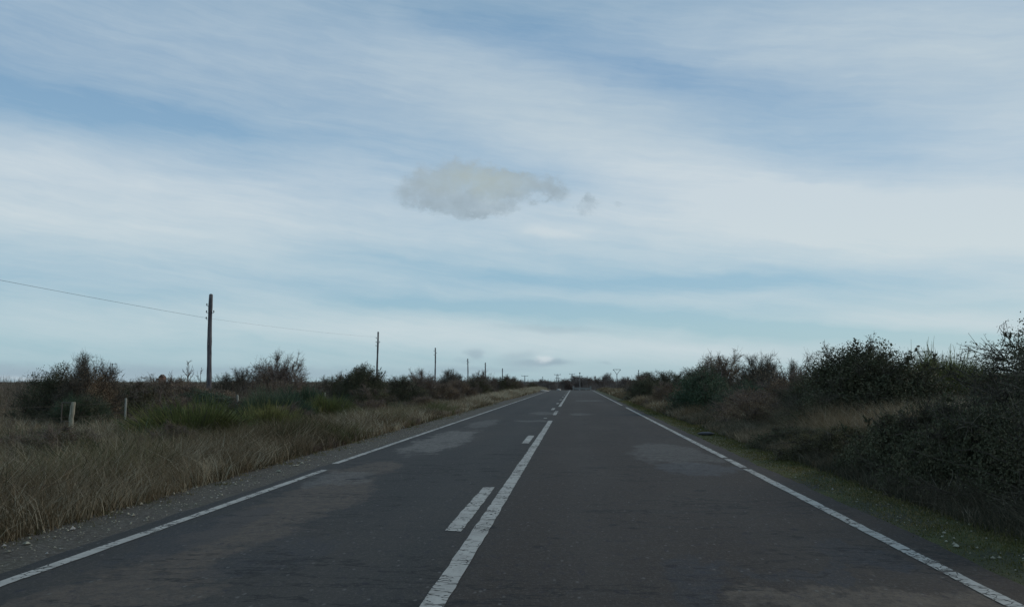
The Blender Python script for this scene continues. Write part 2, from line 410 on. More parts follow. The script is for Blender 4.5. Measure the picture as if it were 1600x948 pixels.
    for (x, y, sx, sy) in [(-1.65, 13.2, .14, .12), (-1.8, 13.9, .10, .15), (-1.35, 14.5, .2, .16), (-2.0, 12.9, .10, .10), (-.85, 8.95, .15, .12), (-3.2, 13.2, .16, .14), (-1.4, 17.8, .5, .22), (-2.4, 13.4, .08, .1), (.7, 7.2, .06, .08), (1.6, 12.1, .10, .1), (.35, 9.2, .07, .07), (.55, 9.0, .05, .06), (2.0, 8.6, .07, .1), (-1.9, 9.0, .05, .05), (.3, 15.2, .3, .12)]:
        m = b.n('ShaderNodeMapping', vector_type='TEXTURE'); m.inputs['Location'].default_value = (x + .11, y + .13, 0); m.inputs['Scale'].default_value = (sx, sy, 1e6)
        b.l(w2.outputs[0], m.inputs[0])
        d = b.n('ShaderNodeVectorMath', operation='LENGTH'); b.l(m.outputs[0], d.inputs[0])
        base = b.mix(b.math('MULTIPLY', b.math('SUBTRACT', 1.0, b.step(d.outputs['Value'], .5, 1.0)), .8), base, (.005, .005, .005))
    cr = b.noise(b.pos(.7, 1.7, 1, (8, 1, 0)), 1.1, 5, .6)
    ck = b.math('SUBTRACT', 1.0, b.step(b.math('ABSOLUTE', b.math('SUBTRACT', cr, .5)), 0, .022))
    ck = b.math('MULTIPLY', ck, b.step(b.noise(b.pos(.3, .3, 1, (2, 7, 0)), 1, 3), .46, .54))
    base = b.mix(b.math('MULTIPLY', ck, .8), base, (.004, .004, .004))
    pit = b.n('ShaderNodeTexVoronoi'); b.l(b.pos(.8, .6, 1), pit.inputs['Vector']); pit.inputs['Scale'].default_value = 2.6
    pm = b.math('MULTIPLY', b.math('SUBTRACT', 1.0, b.step(pit.outputs['Distance'], .05, .16)), b.step(b.noise(b.pos(1, .5, 1), .9, 3), .50, .56))
    base = b.mix(b.math('MULTIPLY', pm, .75), base, (.004, .004, .004))
    mid = b.noise(b.pos(1, .45, 1, (2, 2, 2)), 13, 6, .85)
    base = b.mix(b.math('MULTIPLY', b.step(mid, .50, .66), .55), base, (.060, .054, .048))
    base = b.mix(b.math('MULTIPLY', b.step(b.noise(b.pos(1, .5, 1, (7, 2, 5)), 10, 6, .85), .53, .66), .65), base, (.010, .010, .022))
    spk = b.n('ShaderNodeTexVoronoi'); b.l(b.pos(1, .5, 1, (1, 1, 1)), spk.inputs['Vector']); spk.inputs['Scale'].default_value = 9
    base = b.mix(b.math('MULTIPLY', b.math('SUBTRACT', 1.0, b.step(spk.outputs['Distance'], .06, .15)), .55), base, (.13, .125, .115))
    h = b.math('ADD', b.math('MULTIPLY', grit, .6), b.math('MULTIPLY', speck.outputs['Distance'], .4))
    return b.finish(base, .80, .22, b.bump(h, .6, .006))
def paint():
    b = NB('road_paint')
    d = b.noise(b.pos(1, 1, 1), 3.0, 5, .7)
    col = b.ramp(d, [(.3, (.27, .26, .235)), (.5, (.35, .34, .31)), (.7, (.42, .41, .375))])
    col = b.mix(b.math('MULTIPLY', b.step(b.noise(b.pos(1, 1, 1), 40, 3, .7), .48, .7), .5), col, (.22, .22, .215))
    n1 = b.noise(b.pos(1, .6, 1, (3, 1, 0)), 11, 6, .78)
    n2 = b.noise(b.pos(1, 1, 1, (9, 1, 0)), .5, 3)
    th = b.math('MULTIPLY_ADD', b.step(n2, .35, .68), -.13, .70)
    hole = b.step(b.math('SUBTRACT', n1, th), -.03, .03)
    wv = b.noise(b.pos(1, 1, 1), 6, 4, .7, col=True)
    mv = b.n('ShaderNodeVectorMath', operation='MULTIPLY_ADD'); b.l(wv, mv.inputs[0]); mv.inputs[1].default_value = (.10, .10, 0); b.l(b.pos(1, 1, 1), mv.inputs[2])
    vo = b.n('ShaderNodeTexVoronoi', feature='DISTANCE_TO_EDGE'); b.l(mv.outputs[0], vo.inputs['Vector']); vo.inputs['Scale'].default_value = 8.5
    ck = b.math('MULTIPLY', b.math('SUBTRACT', 1.0, b.step(vo.outputs['Distance'], .015, .05)), b.step(b.noise(b.pos(1, .8, 1, (2, 5, 0)), 1.6, 4), .47, .58))
    cr = b.noise(b.pos(1.0, 2.2, 1, (1, 3, 0)), .8, 5, .65)
    ck2 = b.math('SUBTRACT', 1.0, b.step(b.math('ABSOLUTE', b.math('SUBTRACT', cr, .5)), 0, .012))
    gone = b.math('MAXIMUM', hole, b.math('MAXIMUM', b.math('MULTIPLY', ck, .85), b.math('MULTIPLY', ck2, .9)))
    return b.finish(col, .75, .3, alpha=b.math('SUBTRACT', 1.0, gone, clamp=True))
def ground_mat():
    b = NB('earth')
    n1 = b.noise(b.pos(.12, .05, 1), 1, 5, .6); n2 = b.noise(b.pos(1, 1, 1), 2.2, 6, .7)
    col = b.ramp(n1, [(.3, (.095, .080, .055)), (.48, (.135, .110, .078)), (.62, (.165, .140, .098)), (.75, (.085, .085, .050))])
    col = b.mix(b.math('MULTIPLY', b.step(n2, .45, .7), .5), col, (.06, .05, .036))
    return b.finish(col, .95, .1, b.bump(n2, .8, .08))
def gravel_mat():
    b = NB('shoulder_gravel')
    n = b.noise(b.pos(1, 1, 1), 1.4, 5, .7); f = b.noise(b.pos(1, 1, 1), 26, 4, .8)
    col = b.ramp(n, [(.3, (.062, .055, .046)), (.5, (.088, .078, .064)), (.7, (.070, .068, .050))])
    col = b.mix(b.math('MULTIPLY', b.step(f, .48, .66), .8), col, (.17, .16, .145))
    col = b.mix(b.math('MULTIPLY', b.step(b.noise(b.pos(1, 1, 1, (3, 3, 3)), 18, 3, .8), .52, .66), .6), col, (.035, .031, .026))
    return b.finish(col, .92, .15, b.bump(f, .9, .02))
def moss_mat():
    b = NB('mossy_verge')
    n = b.noise(b.pos(1, .5, 1), 1.3, 6, .7); f = b.noise(b.pos(1, 1, 1), 24, 4, .8)
    col = b.ramp(n, [(.34, (.062, .060, .052)), (.48, (.066, .070, .038)), (.6, (.088, .094, .040)), (.72, (.060, .062, .036))])
    col = b.mix(b.math('MULTIPLY', b.step(f, .5, .68), .55), col, (.120, .118, .080))
    col = b.mix(b.math('MULTIPLY', b.step(b.noise(b.pos(1, 1, 1, (3, 3, 3)), 15, 3, .8), .52, .66), .7), col, (.028, .027, .022))
    return b.finish(col, .95, .1, b.bump(f, .9, .03))
def tint_mat(name, stops, rough=.75, transl=.2, spec=.15, var=.0):
    b = NB(name)
    a = b.n('ShaderNodeAttribute'); a.attribute_name = 'tint'
    col = b.ramp(a.outputs['Fac'], stops)
    return b.finish(col, rough, spec, transl=transl)
M = {}
M['asphalt'] = asphalt(); M['paint'] = paint(); M['earth'] = ground_mat(); M['gravel'] = gravel_mat(); M['moss'] = moss_mat()
M['straw'] = tint_mat('dry_grass', [(0, (.060, .052, .028)), (.3, (.115, .088, .052)), (.6, (.185, .145, .090)), (.85, (.27, .225, .150)), (1, (.40, .35, .25))], .8, .3)
M['straw_dim'] = tint_mat('shaded_side_grass', [(0, (0.060, 0.060, 0.042)), (.4, (0.128, 0.108, 0.072)), (.8, (0.240, 0.203, 0.143)), (1, (0.390, 0.330, 0.240))], .8, .3)
M['olive_grass'] = tint_mat('olive_grass', [(0, (.040, .042, .018)), (.5, (.098, .100, .042)), (.8, (.150, .145, .072)), (1, (.24, .22, .13))], .8, .3)
M['red_grass'] = tint_mat('reddish_grass', [(0, (.060, .040, .030)), (.5, (.140, .098, .072)), (.8, (.22, .165, .125)), (1, (.33, .27, .21))], .8, .3)
M['verge_grass'] = tint_mat('verge_grass', [(0, (0.052, 0.058, 0.020)), (.5, (0.098, 0.097, 0.031)), (.8, (0.149, 0.131, 0.054)), (1, (0.253, 0.200, 0.108))], .8, .3)
M['bark_dark'] = tint_mat('dark_twigs', [(0, (0.047, 0.040, 0.032)), (.6, (0.093, 0.077, 0.060)), (1, (0.168, 0.144, 0.108))], .85, 0)
M['bark_brown'] = tint_mat('brown_twigs', [(0, (0.080, 0.058, 0.048)), (.6, (0.152, 0.112, 0.093)), (1, (0.272, 0.216, 0.176))], .85, 0)
M['leaf_dark'] = tint_mat('dark_leaves', [(0, (0.055, 0.058, 0.037)), (.5, (0.100, 0.103, 0.058)), (.85, (0.139, 0.117, 0.070)), (1, (0.195, 0.150, 0.091))], .7, .12, .15)
M['leaf_green'] = tint_mat('green_leaves', [(0, (0.043, 0.072, 0.043)), (.5, (0.075, 0.112, 0.061)), (.85, (0.117, 0.150, 0.081)), (1, (0.254, 0.224, 0.129))], .6, .15, .25)
M['leaf_brown'] = tint_mat('withered_leaves', [(0, (0.099, 0.068, 0.047)), (.5, (0.230, 0.163, 0.103)), (.85, (0.350, 0.259, 0.165)), (1, (0.518, 0.402, 0.257))], .8, .15)
M['leaf_olive'] = tint_mat('olive_leaves', [(0, (0.052, 0.049, 0.029)), (.5, (0.117, 0.107, 0.057)), (.85, (0.182, 0.156, 0.086)), (1, (0.273, 0.234, 0.143))], .8, .15)
M['heath'] = tint_mat('heath_stems', [(0, (0.066, 0.050, 0.037)), (.5, (0.209, 0.160, 0.116)), (.85, (0.308, 0.248, 0.182)), (1, (0.396, 0.330, 0.253))], .85, .15)
M['hazed_crown'] = tint_mat('hazed_far_crown', [(0, (.10, .085, .075)), (.5, (.21, .175, .155)), (1, (.34, .29, .26))], .85, .15)  # crown colours lightened to stand in for distance haze
M['broom'] = tint_mat('broom_stems', [(0, (0.073, 0.079, 0.029)), (.5, (0.170, 0.178, 0.059)), (.85, (0.251, 0.251, 0.086)), (1, (0.356, 0.290, 0.132))], .7, .1)
def wood(name, c1, c2, c3):
    b = NB(name)
    n = b.noise(b.pos(14, 14, .9), 1, 5, .65); m = b.noise(b.pos(1, 1, 1), 1.3, 3)
    col = b.mix(b.step(n, .35, .62), c1, c2); col = b.mix(b.math('MULTIPLY', b.step(m, .5, .7), .6), col, c3)
    return b.finish(col, .85, .2, b.bump(n, .7, .02))
M['pole'] = wood('weathered_pole_wood', (.060, .052, .058), (.145, .128, .132), (.20, .18, .175))
M['post_stone'] = wood('lichened_stone', (.22, .20, .15), (.36, .34, .26), (.15, .13, .10))
M['post_metal'] = wood('pale_post', (.26, .25, .21), (.40, .38, .32), (.18, .16, .13))
def plain(name, c, rough=.6, metal=0.0, spec=.3):
    b = NB(name); n = b.noise(b.pos(1, 1, 1), 5, 4, .6)
    col = b.mix(n, tuple(v * .8 for v in c), tuple(min(1, v * 1.2) for v in c))
    m = b.finish(col, rough, spec)
    for nd in m.node_tree.nodes:
        if nd.type == 'BSDF_PRINCIPLED': nd.inputs['Metallic'].default_value = metal
    return m
M['wire'] = plain('cable', (.06, .06, .065)); M['fwire'] = plain('rusted_wire', (.10, .08, .065))
M['iron'] = plain('dark_iron', (.05, .05, .055), .6); M['steel'] = plain('far_steel', (.10, .11, .12), .6)
M['pale'] = plain('pale_concrete', (.24, .23, .21), .8); M['white'] = plain('white_stone', (.45, .43, .40), .7)
M['dull_stone'] = plain('dull_stone', (.30, .285, .26), .8)
M['brick'] = plain('reddish_brick', (.24, .115, .075), .85); M['rooft'] = plain('dark_roof', (.10, .065, .05), .8)

# ================================================================== ground, road
def grid(name, xs, ys, mat, dz=0.0, zf=None):
    xs = np.asarray(xs, float); ys = np.asarray(ys, float)
    XX, YY = np.meshgrid(xs, ys); ZZ = (zf or ground_z)(XX, YY) + dz
    mb = MB(); nx, ny = len(xs), len(ys)
    i, j = np.meshgrid(np.arange(nx - 1), np.arange(ny - 1)); b0 = (j * nx + i).ravel()
    mb.add(np.stack([XX, YY, ZZ], -1), np.stack([b0, b0 + 1, b0 + 1 + nx, b0 + nx], -1))
    return mb.obj(name, mat, smooth=True)
gx = np.concatenate([-np.geomspace(4000, 40, 22), np.arange(-36, -6, 1.5), np.arange(-6, 6.01, .5), np.arange(7, 36, 1.5), np.geomspace(40, 4000, 34)])
gy = np.concatenate([np.arange(-30, 0, 5), np.arange(0, 60, 2.0), np.arange(60, 400, 6.0), np.geomspace(400, 9000, 26)])
tag(grid('ground', gx, gy, M['earth'], -.03), kind='structure')
ROAD_L, ROAD_R = -4.22, 3.08
roady = np.concatenate([np.arange(-12, 60, 2.), np.arange(60, 300, 5.)])
def wavy_strip(name, x0, x1, w0, w1, mat, dz, seed, y0=-12, y1=300, step=.25):
    rng = np.random.default_rng(seed); ys = np.arange(y0, y1, step)
    def edge(x, w):
        s = np.zeros(len(ys))
        for f_, a in ((.5, .5), (1.3, .3), (3.7, .2), (8, .14)): s += a * np.sin(f_ * ys + rng.uniform(0, 6)) * rng.uniform(.6, 1.2)
        return x + w * (s + rng.normal(0, .25, len(ys)))
    a, c = edge(x0, w0), edge(x1, w1)
    k = 4; XX = a[:, None] + (c - a)[:, None] * np.linspace(0, 1, k)[None]
    YY = np.repeat(ys[:, None], k, 1); ZZ = ground_z(XX, YY) + dz
    mb = MB(); i, j = np.meshgrid(np.arange(k - 1), np.arange(len(ys) - 1)); b0 = (j * k + i).ravel()
    mb.add(np.stack([XX, YY, ZZ], -1), np.stack([b0, b0 + 1, b0 + 1 + k, b0 + k], -1))
    return mb.obj(name, mat, smooth=True)
tag(wavy_strip('gravel_shoulder', -5.7, -4.0, .2, 0, M['gravel'], -.012, 1), kind='structure')
tag(wavy_strip('grassy_verge', 2.9, 4.7, 0, .15, M['moss'], -.012, 2), kind='structure')
tag(wavy_strip('road', ROAD_L, ROAD_R, .035, .05, M['asphalt'], 0.0, 3), kind='structure')
def mark(x0, x1, y0, y1, drift=0.0):
    n = max(2, int((y1 - y0) / .25) + 1); ys = np.linspace(y0, y1, n)
    rng = np.random.default_rng(abs(int(y0 * 10)) + int(abs(x0) * 100))
    jl, jr = rng.normal(0, .004, n), rng.normal(0, .004, n)
    mb = MB(); XX = np.stack([x0 + jl, x1 + jr], 1); YY = np.repeat(ys[:, None], 2, 1)
    sk = rng.uniform(-.05, .05, 2); YY[0, 0] += sk[0]; YY[-1, 1] += sk[1]
    b0 = np.arange(n - 1) * 2
    mb.add(np.stack([XX, YY, ground_z(XX, YY) + .005], -1), np.stack([b0, b0 + 1, b0 + 3, b0 + 2], -1))
    return tag(mb.obj('road_marking', M['paint']), kind='structure')
for y0, y1 in ((-10, 33.2), (38.8, 42.6), (43.4, 44.2), (51.7, 240)): mark(-.98, -.825, y0, y1)
for k in range(-1, 16):
    y0 = 8.67 + 12.35 * k
    if k == 2: mark(-1.23, -1.10, y0 + 1.8, y0 + 2.2); continue
    mark(-1.235, -1.075, y0, y0 + (3.6 if k < 1 else 3.0 if k < 4 else 2.2))
for y0, y1, o in ((-10, 14.5, 0), (15.6, 240, -.13)): mark(-4.045 + o, -3.93 + o, y0, y1)
for y0, y1 in ((-10, 15.1), (15.35, 17.0), (17.25, 50.5), (55, 240)): mark(2.675, 2.795, y0, y1)

# ================================================================== shrubs
def curve_pts(P0, P1, P2, k, rng, wob):
    t_ = np.linspace(0, 1, k)[None, :, None]
    P = (1 - t_) ** 2 * P0[:, None] + 2 * t_ * (1 - t_) * P1[:, None] + t_ ** 2 * P2[:, None]
    w = rng.normal(size=P.shape) * wob; w[:, 0] = 0
    return P + w
def pick(P, Rd, n, rng, lo, hi, pw=1.0):
    """n random points on the polylines with their tangents"""
    i = rng.integers(0, len(P), n); k = P.shape[1]
    u = (lo + (hi - lo) * rng.uniform(0, 1, n) ** pw) * (k - 1); a = np.minimum(u.astype(int), k - 2); f = (u - a)[:, None]
    return P[i, a] * (1 - f) + P[i, a + 1] * f, norm(P[i, a + 1] - P[i, a])
class Shrub: pass
def make_shrub(seed, W=3.0, H=2.3, stems=34, twigs=520, subs=1500, whips=10, leafn=9000, leaf=.035, fill=5000, fsize=.045, bark='bark_dark', leafm='leaf_dark', spiky=0.0, cling=.02, filltop=1.0, wob=.03, along=.6):
    rng = np.random.default_rng(seed)
    ph = rng.uniform(0, 6.28, 12)
    def env(th, e):
        s = 1 + .13 * np.sin(2 * th + ph[0]) + .12 * np.sin(3 * th + ph[1] + 2 * e) + .10 * np.sin(5 * th + ph[2] + 3 * e) + .07 * np.sin(9 * th + ph[3] + 6 * e)
        return s
    br = MB(); fo = MB()
    def targets(n, emin=0.02, k=1.0):
        th = rng.uniform(0, 2 * PI, n); e = np.arcsin(rng.uniform(emin, 1, n)); s = env(th, e) * k
        return np.stack([np.cos(th) * np.cos(e) * W / 2 * s, np.sin(th) * np.cos(e) * W / 2 * s, np.sin(e) * H * (.8 + .2 * s) + .05], -1)
    T = targets(stems) * rng.uniform(.78, 1.0, (stems, 1))
    P0 = np.concatenate([T[:, :2] * rng.uniform(.1, .45, (stems, 1)), np.full((stems, 1), -.12)], 1)
    P1 = np.concatenate([T[:, :2] * .45, T[:, 2:] * .9 + .1], 1)
    S = curve_pts(P0, P1, T, 9, rng, wob)
    tubes(br, S, np.linspace(.026, .006, 9)[None] * rng.uniform(.6, 1.3, (stems, 1)), 4, rng.uniform(.1, .7, stems))
    o, tg = pick(S, None, twigs, rng, .25, 1.0, .7)
    out = norm(o * np.array([1, 1, .7]) + 1e-6)
    d = norm(tg * along + out * .7 + rng.normal(size=(twigs, 3)) * .55 + np.array([0, 0, .25 + spiky]))
    ln = rng.uniform(.25, .75, (twigs, 1)) * H * .30
    P2 = o + d * ln; P2[:, 2] -= (1 - spiky) * .06
    Tw = curve_pts(o, o + d * ln * .5 + np.array([0, 0, .04]), P2, 5, rng, .012)
    tubes(br, Tw, np.linspace(.0075, .003, 5)[None] * rng.uniform(.7, 1.2, (twigs, 1)), 3, rng.uniform(0, 1, twigs))
    o, tg = pick(Tw, None, subs, rng, .15, 1.0)
    d = norm(tg * .5 + rng.normal(size=(subs, 3)) * .7 + np.array([0, 0, .15 + spiky]))
    ln = rng.uniform(.08, .30, (subs, 1))
    Sb = curve_pts(o, o + d * ln * .5, o + d * ln, 3, rng, .008)
    tubes(br, Sb, np.array([[.0042, .0034, .0022]]).repeat(subs, 0), 3, rng.uniform(.1, 1, subs))
    parts_ = [(Sb, 1.0)]
    if whips:
        T = targets(whips, .35, 1.18); T[:, 2] *= rng.uniform(.86, .98, whips)
        P0 = T * rng.uniform(.45, .6, (whips, 1)); P1 = (P0 + T) / 2 + np.array([0, 0, .35]) * rng.uniform(.2, 1, (whips, 1))
        Wp = curve_pts(P0, P1, T, 9, rng, .02)
        tubes(br, Wp, np.linspace(.012, .005, 9)[None].repeat(whips, 0), 3, rng.uniform(.1, .6, whips))
        nn = whips * 9
        o, tg = pick(Wp, None, nn, rng, .2, 1)
        d = norm(tg * .4 + rng.normal(size=(nn, 3)) * .7 + np.array([0, 0, .2])); ln = rng.uniform(.04, .13, (nn, 1))
        Ws = curve_pts(o, o + d * ln * .5, o + d * ln, 3, rng, .008)
        tubes(br, Ws, np.array([[.0045, .0035, .0022]]).repeat(nn, 0), 3, rng.uniform(.1, .8, nn))
        parts_.append((Ws, .10 + .02 * whips))
    tot = sum(w for _, w in parts_)
    cl = np.clip(rng.normal(.45, .22, leafn), 0, 1)
    k0 = 0
    for P, w in parts_:
        cl_ = cling if P is parts_[0][0] else cling * .35
        n = int(leafn * w / tot)
        c, _ = pick(P, None, n, rng, .1, 1.0); c += rng.normal(size=c.shape) * cl_
        leaves(fo, c, leaf, rng, cl[k0:k0 + n]); k0 += n
    if fill:
        nc = max(12, fill // 70)
        cc = targets(nc) * (rng.uniform(.3, 1, (nc, 1)) ** .45) * .93
        cc[:, 2] *= filltop
        i = rng.integers(0, nc, fill)
        u_ = rng.normal(size=(fill, 3)); u_ = norm(u_) * rng.uniform(0, 1, (fill, 1)) ** .5
        c = cc[i] + u_ * min(H, 2.2) * .125
        c[:, 2] = np.maximum(c[:, 2], -.1)
        tc_ = np.clip(rng.uniform(.15, .7, nc)[i] + rng.normal(0, .14, fill), 0, 1)
        leaves(fo, c, fsize, rng, tc_)
    s = Shrub(); s.W, s.H = W, H
    s.branches = br.mesh('shrub_branches', M[bark]); s.foliage = fo.mesh('shrub_foliage', M[leafm])
    return s
def make_broom(seed, W=2.2, H=1.3, n=4200, mat='broom', lean=.55):
    rng = np.random.default_rng(seed)
    th = rng.uniform(0, 2 * PI, n); r = np.sqrt(rng.uniform(0, 1, n)); rr = r[:, None]
    lump = 1 + .16 * np.sin(3 * th + rng.uniform(0, 6)) + .12 * np.sin(7 * th + rng.uniform(0, 6))
    dr = np.stack([np.cos(th), np.sin(th), np.zeros(n)], -1)
    P0 = dr * rr * W * .22; P0[:, 2] = -.1
    top = dr * rr * W * .5 * lump[:, None]
    top[:, 2] = H * np.sqrt(np.clip(1 - .72 * r ** 2, 0, 1)) * rng.uniform(.55, .98, n) * lump
    P1 = P0 * .6 + top * .4 + np.array([0, 0, .18 * H])
    clump = np.sin(th * 5 + 3 * r * 6) * .5 + .5
    tn = np.clip(.3 + .3 * clump + rng.normal(0, .18, n), 0, 1)
    S = curve_pts(P0, P1, top, 5, rng, .015)
    br = MB(); fo = MB()
    m = n // 12
    tubes(br, S[:m], np.linspace(.012, .004, 5)[None].repeat(m, 0), 4, rng.uniform(.2, .6, m))
    tubes(fo, S[m:], np.linspace(.0045, .0020, 5)[None].repeat(n - m, 0), 3, tn[m:])
    k = int(n * 1.6)
    o, tg = pick(S, None, k, rng, .35, .95)
    d = norm(tg + rng.normal(size=(k, 3)) * .22); ln = rng.uniform(.12, .34, (k, 1))
    Sb = curve_pts(o, o + d * ln * .5, o + d * ln, 3, rng, .008)
    tubes(fo, Sb, np.array([[.0035, .0030, .0018]]).repeat(k, 0), 3, np.clip(rng.normal(.5, .22, k), 0, 1))
    s = Shrub(); s.W, s.H = W, H
    s.branches = br.mesh('broom_branches', M['bark_dark']); s.foliage = fo.mesh('broom_foliage', M[mat])
    return s
V = {}
V['dark'] = [make_shrub(11, stems=40, twigs=900, subs=2600, whips=18, fill=26000, fsize=.055), make_shrub(12, W=3.4, H=2.4, stems=40, twigs=900, subs=2600, whips=14, fill=26000, fsize=.055)]
V['leafy'] = [make_shrub(21, W=3.6, H=2.4, stems=60, twigs=1400, subs=4200, whips=30, leafn=34000, leaf=.04, fill=75000, fsize=.055),
              make_shrub(22, W=3.2, H=2.5, stems=60, twigs=1400, subs=4200, whips=26, leafn=30000, leaf=.04, fill=75000, fsize=.055)]
V['green'] = [make_shrub(31, W=3.0, H=2.1, leafm='leaf_green', stems=50, twigs=900, subs=2600, fill=30000, fsize=.055, leafn=14000, whips=6)]
V['bare'] = [make_shrub(41, W=4.2, H=2.8, stems=90, twigs=2000, subs=15000, whips=80, leafn=9000, leaf=.03, fill=30000, fsize=.045, bark='bark_brown', leafm='leaf_brown', filltop=.80, wob=.075, along=.15),
             make_shrub(42, W=3.2, H=2.5, stems=80, twigs=1800, subs=14000, whips=40, leafn=9000, leaf=.03, fill=30000, fsize=.045, bark='bark_dark', leafm='leaf_brown', spiky=.1, filltop=.86, wob=.065, along=.2)]
V['brown'] = [make_shrub(51, W=3.0, H=2.1, stems=60, twigs=1400, subs=6000, whips=12, leafn=12000, leaf=.035, fill=26000, fsize=.045, bark='bark_brown', leafm='leaf_brown', spiky=.2, filltop=.93),
              make_shrub(52, W=3.4, H=1.7, stems=60, twigs=1400, subs=6000, whips=8, leafn=12000, leaf=.035, fill=26000, fsize=.045, bark='bark_brown', leafm='leaf_brown', spiky=.2, filltop=.93)]
V['olive'] = [make_shrub(61, W=2.8, H=1.6, twigs=1100, subs=4000, whips=5, leafn=10000, leaf=.035, fill=24000, fsize=.045, bark='bark_brown', leafm='leaf_olive', spiky=.3)]
V['bramble'] = [make_shrub(72, W=2.6, H=1.0, stems=60, twigs=1300, subs=4200, whips=22, leafn=30000, leaf=.026, fill=70000, fsize=.034, spiky=.1, bark='bark_dark', leafm='leaf_olive'), make_shrub(71, W=2.6, H=1.0, stems=60, twigs=1300, subs=4200, whips=22, leafn=36000, leaf=.028, fill=80000, fsize=.034, spiky=0, bark='bark_dark')]
V['sparse'] = [make_shrub(81, W=3.4, H=2.3, stems=34, twigs=700, subs=2600, whips=30, leafn=5000, leaf=.035, fill=5000, fsize=.04, bark='bark_dark', leafm='leaf_brown', filltop=.6)]
V['near'] = [make_shrub(23, W=4.0, H=2.5, stems=90, twigs=2600, subs=9000, whips=44, leafn=60000, leaf=.028, fill=80000, fsize=.034)]
V['broom'] = [make_broom(91), make_broom(92, W=2.0, H=1.5)]
V['broomdark'] = [make_broom(93, W=2.4, H=1.2, mat='leaf_green')]

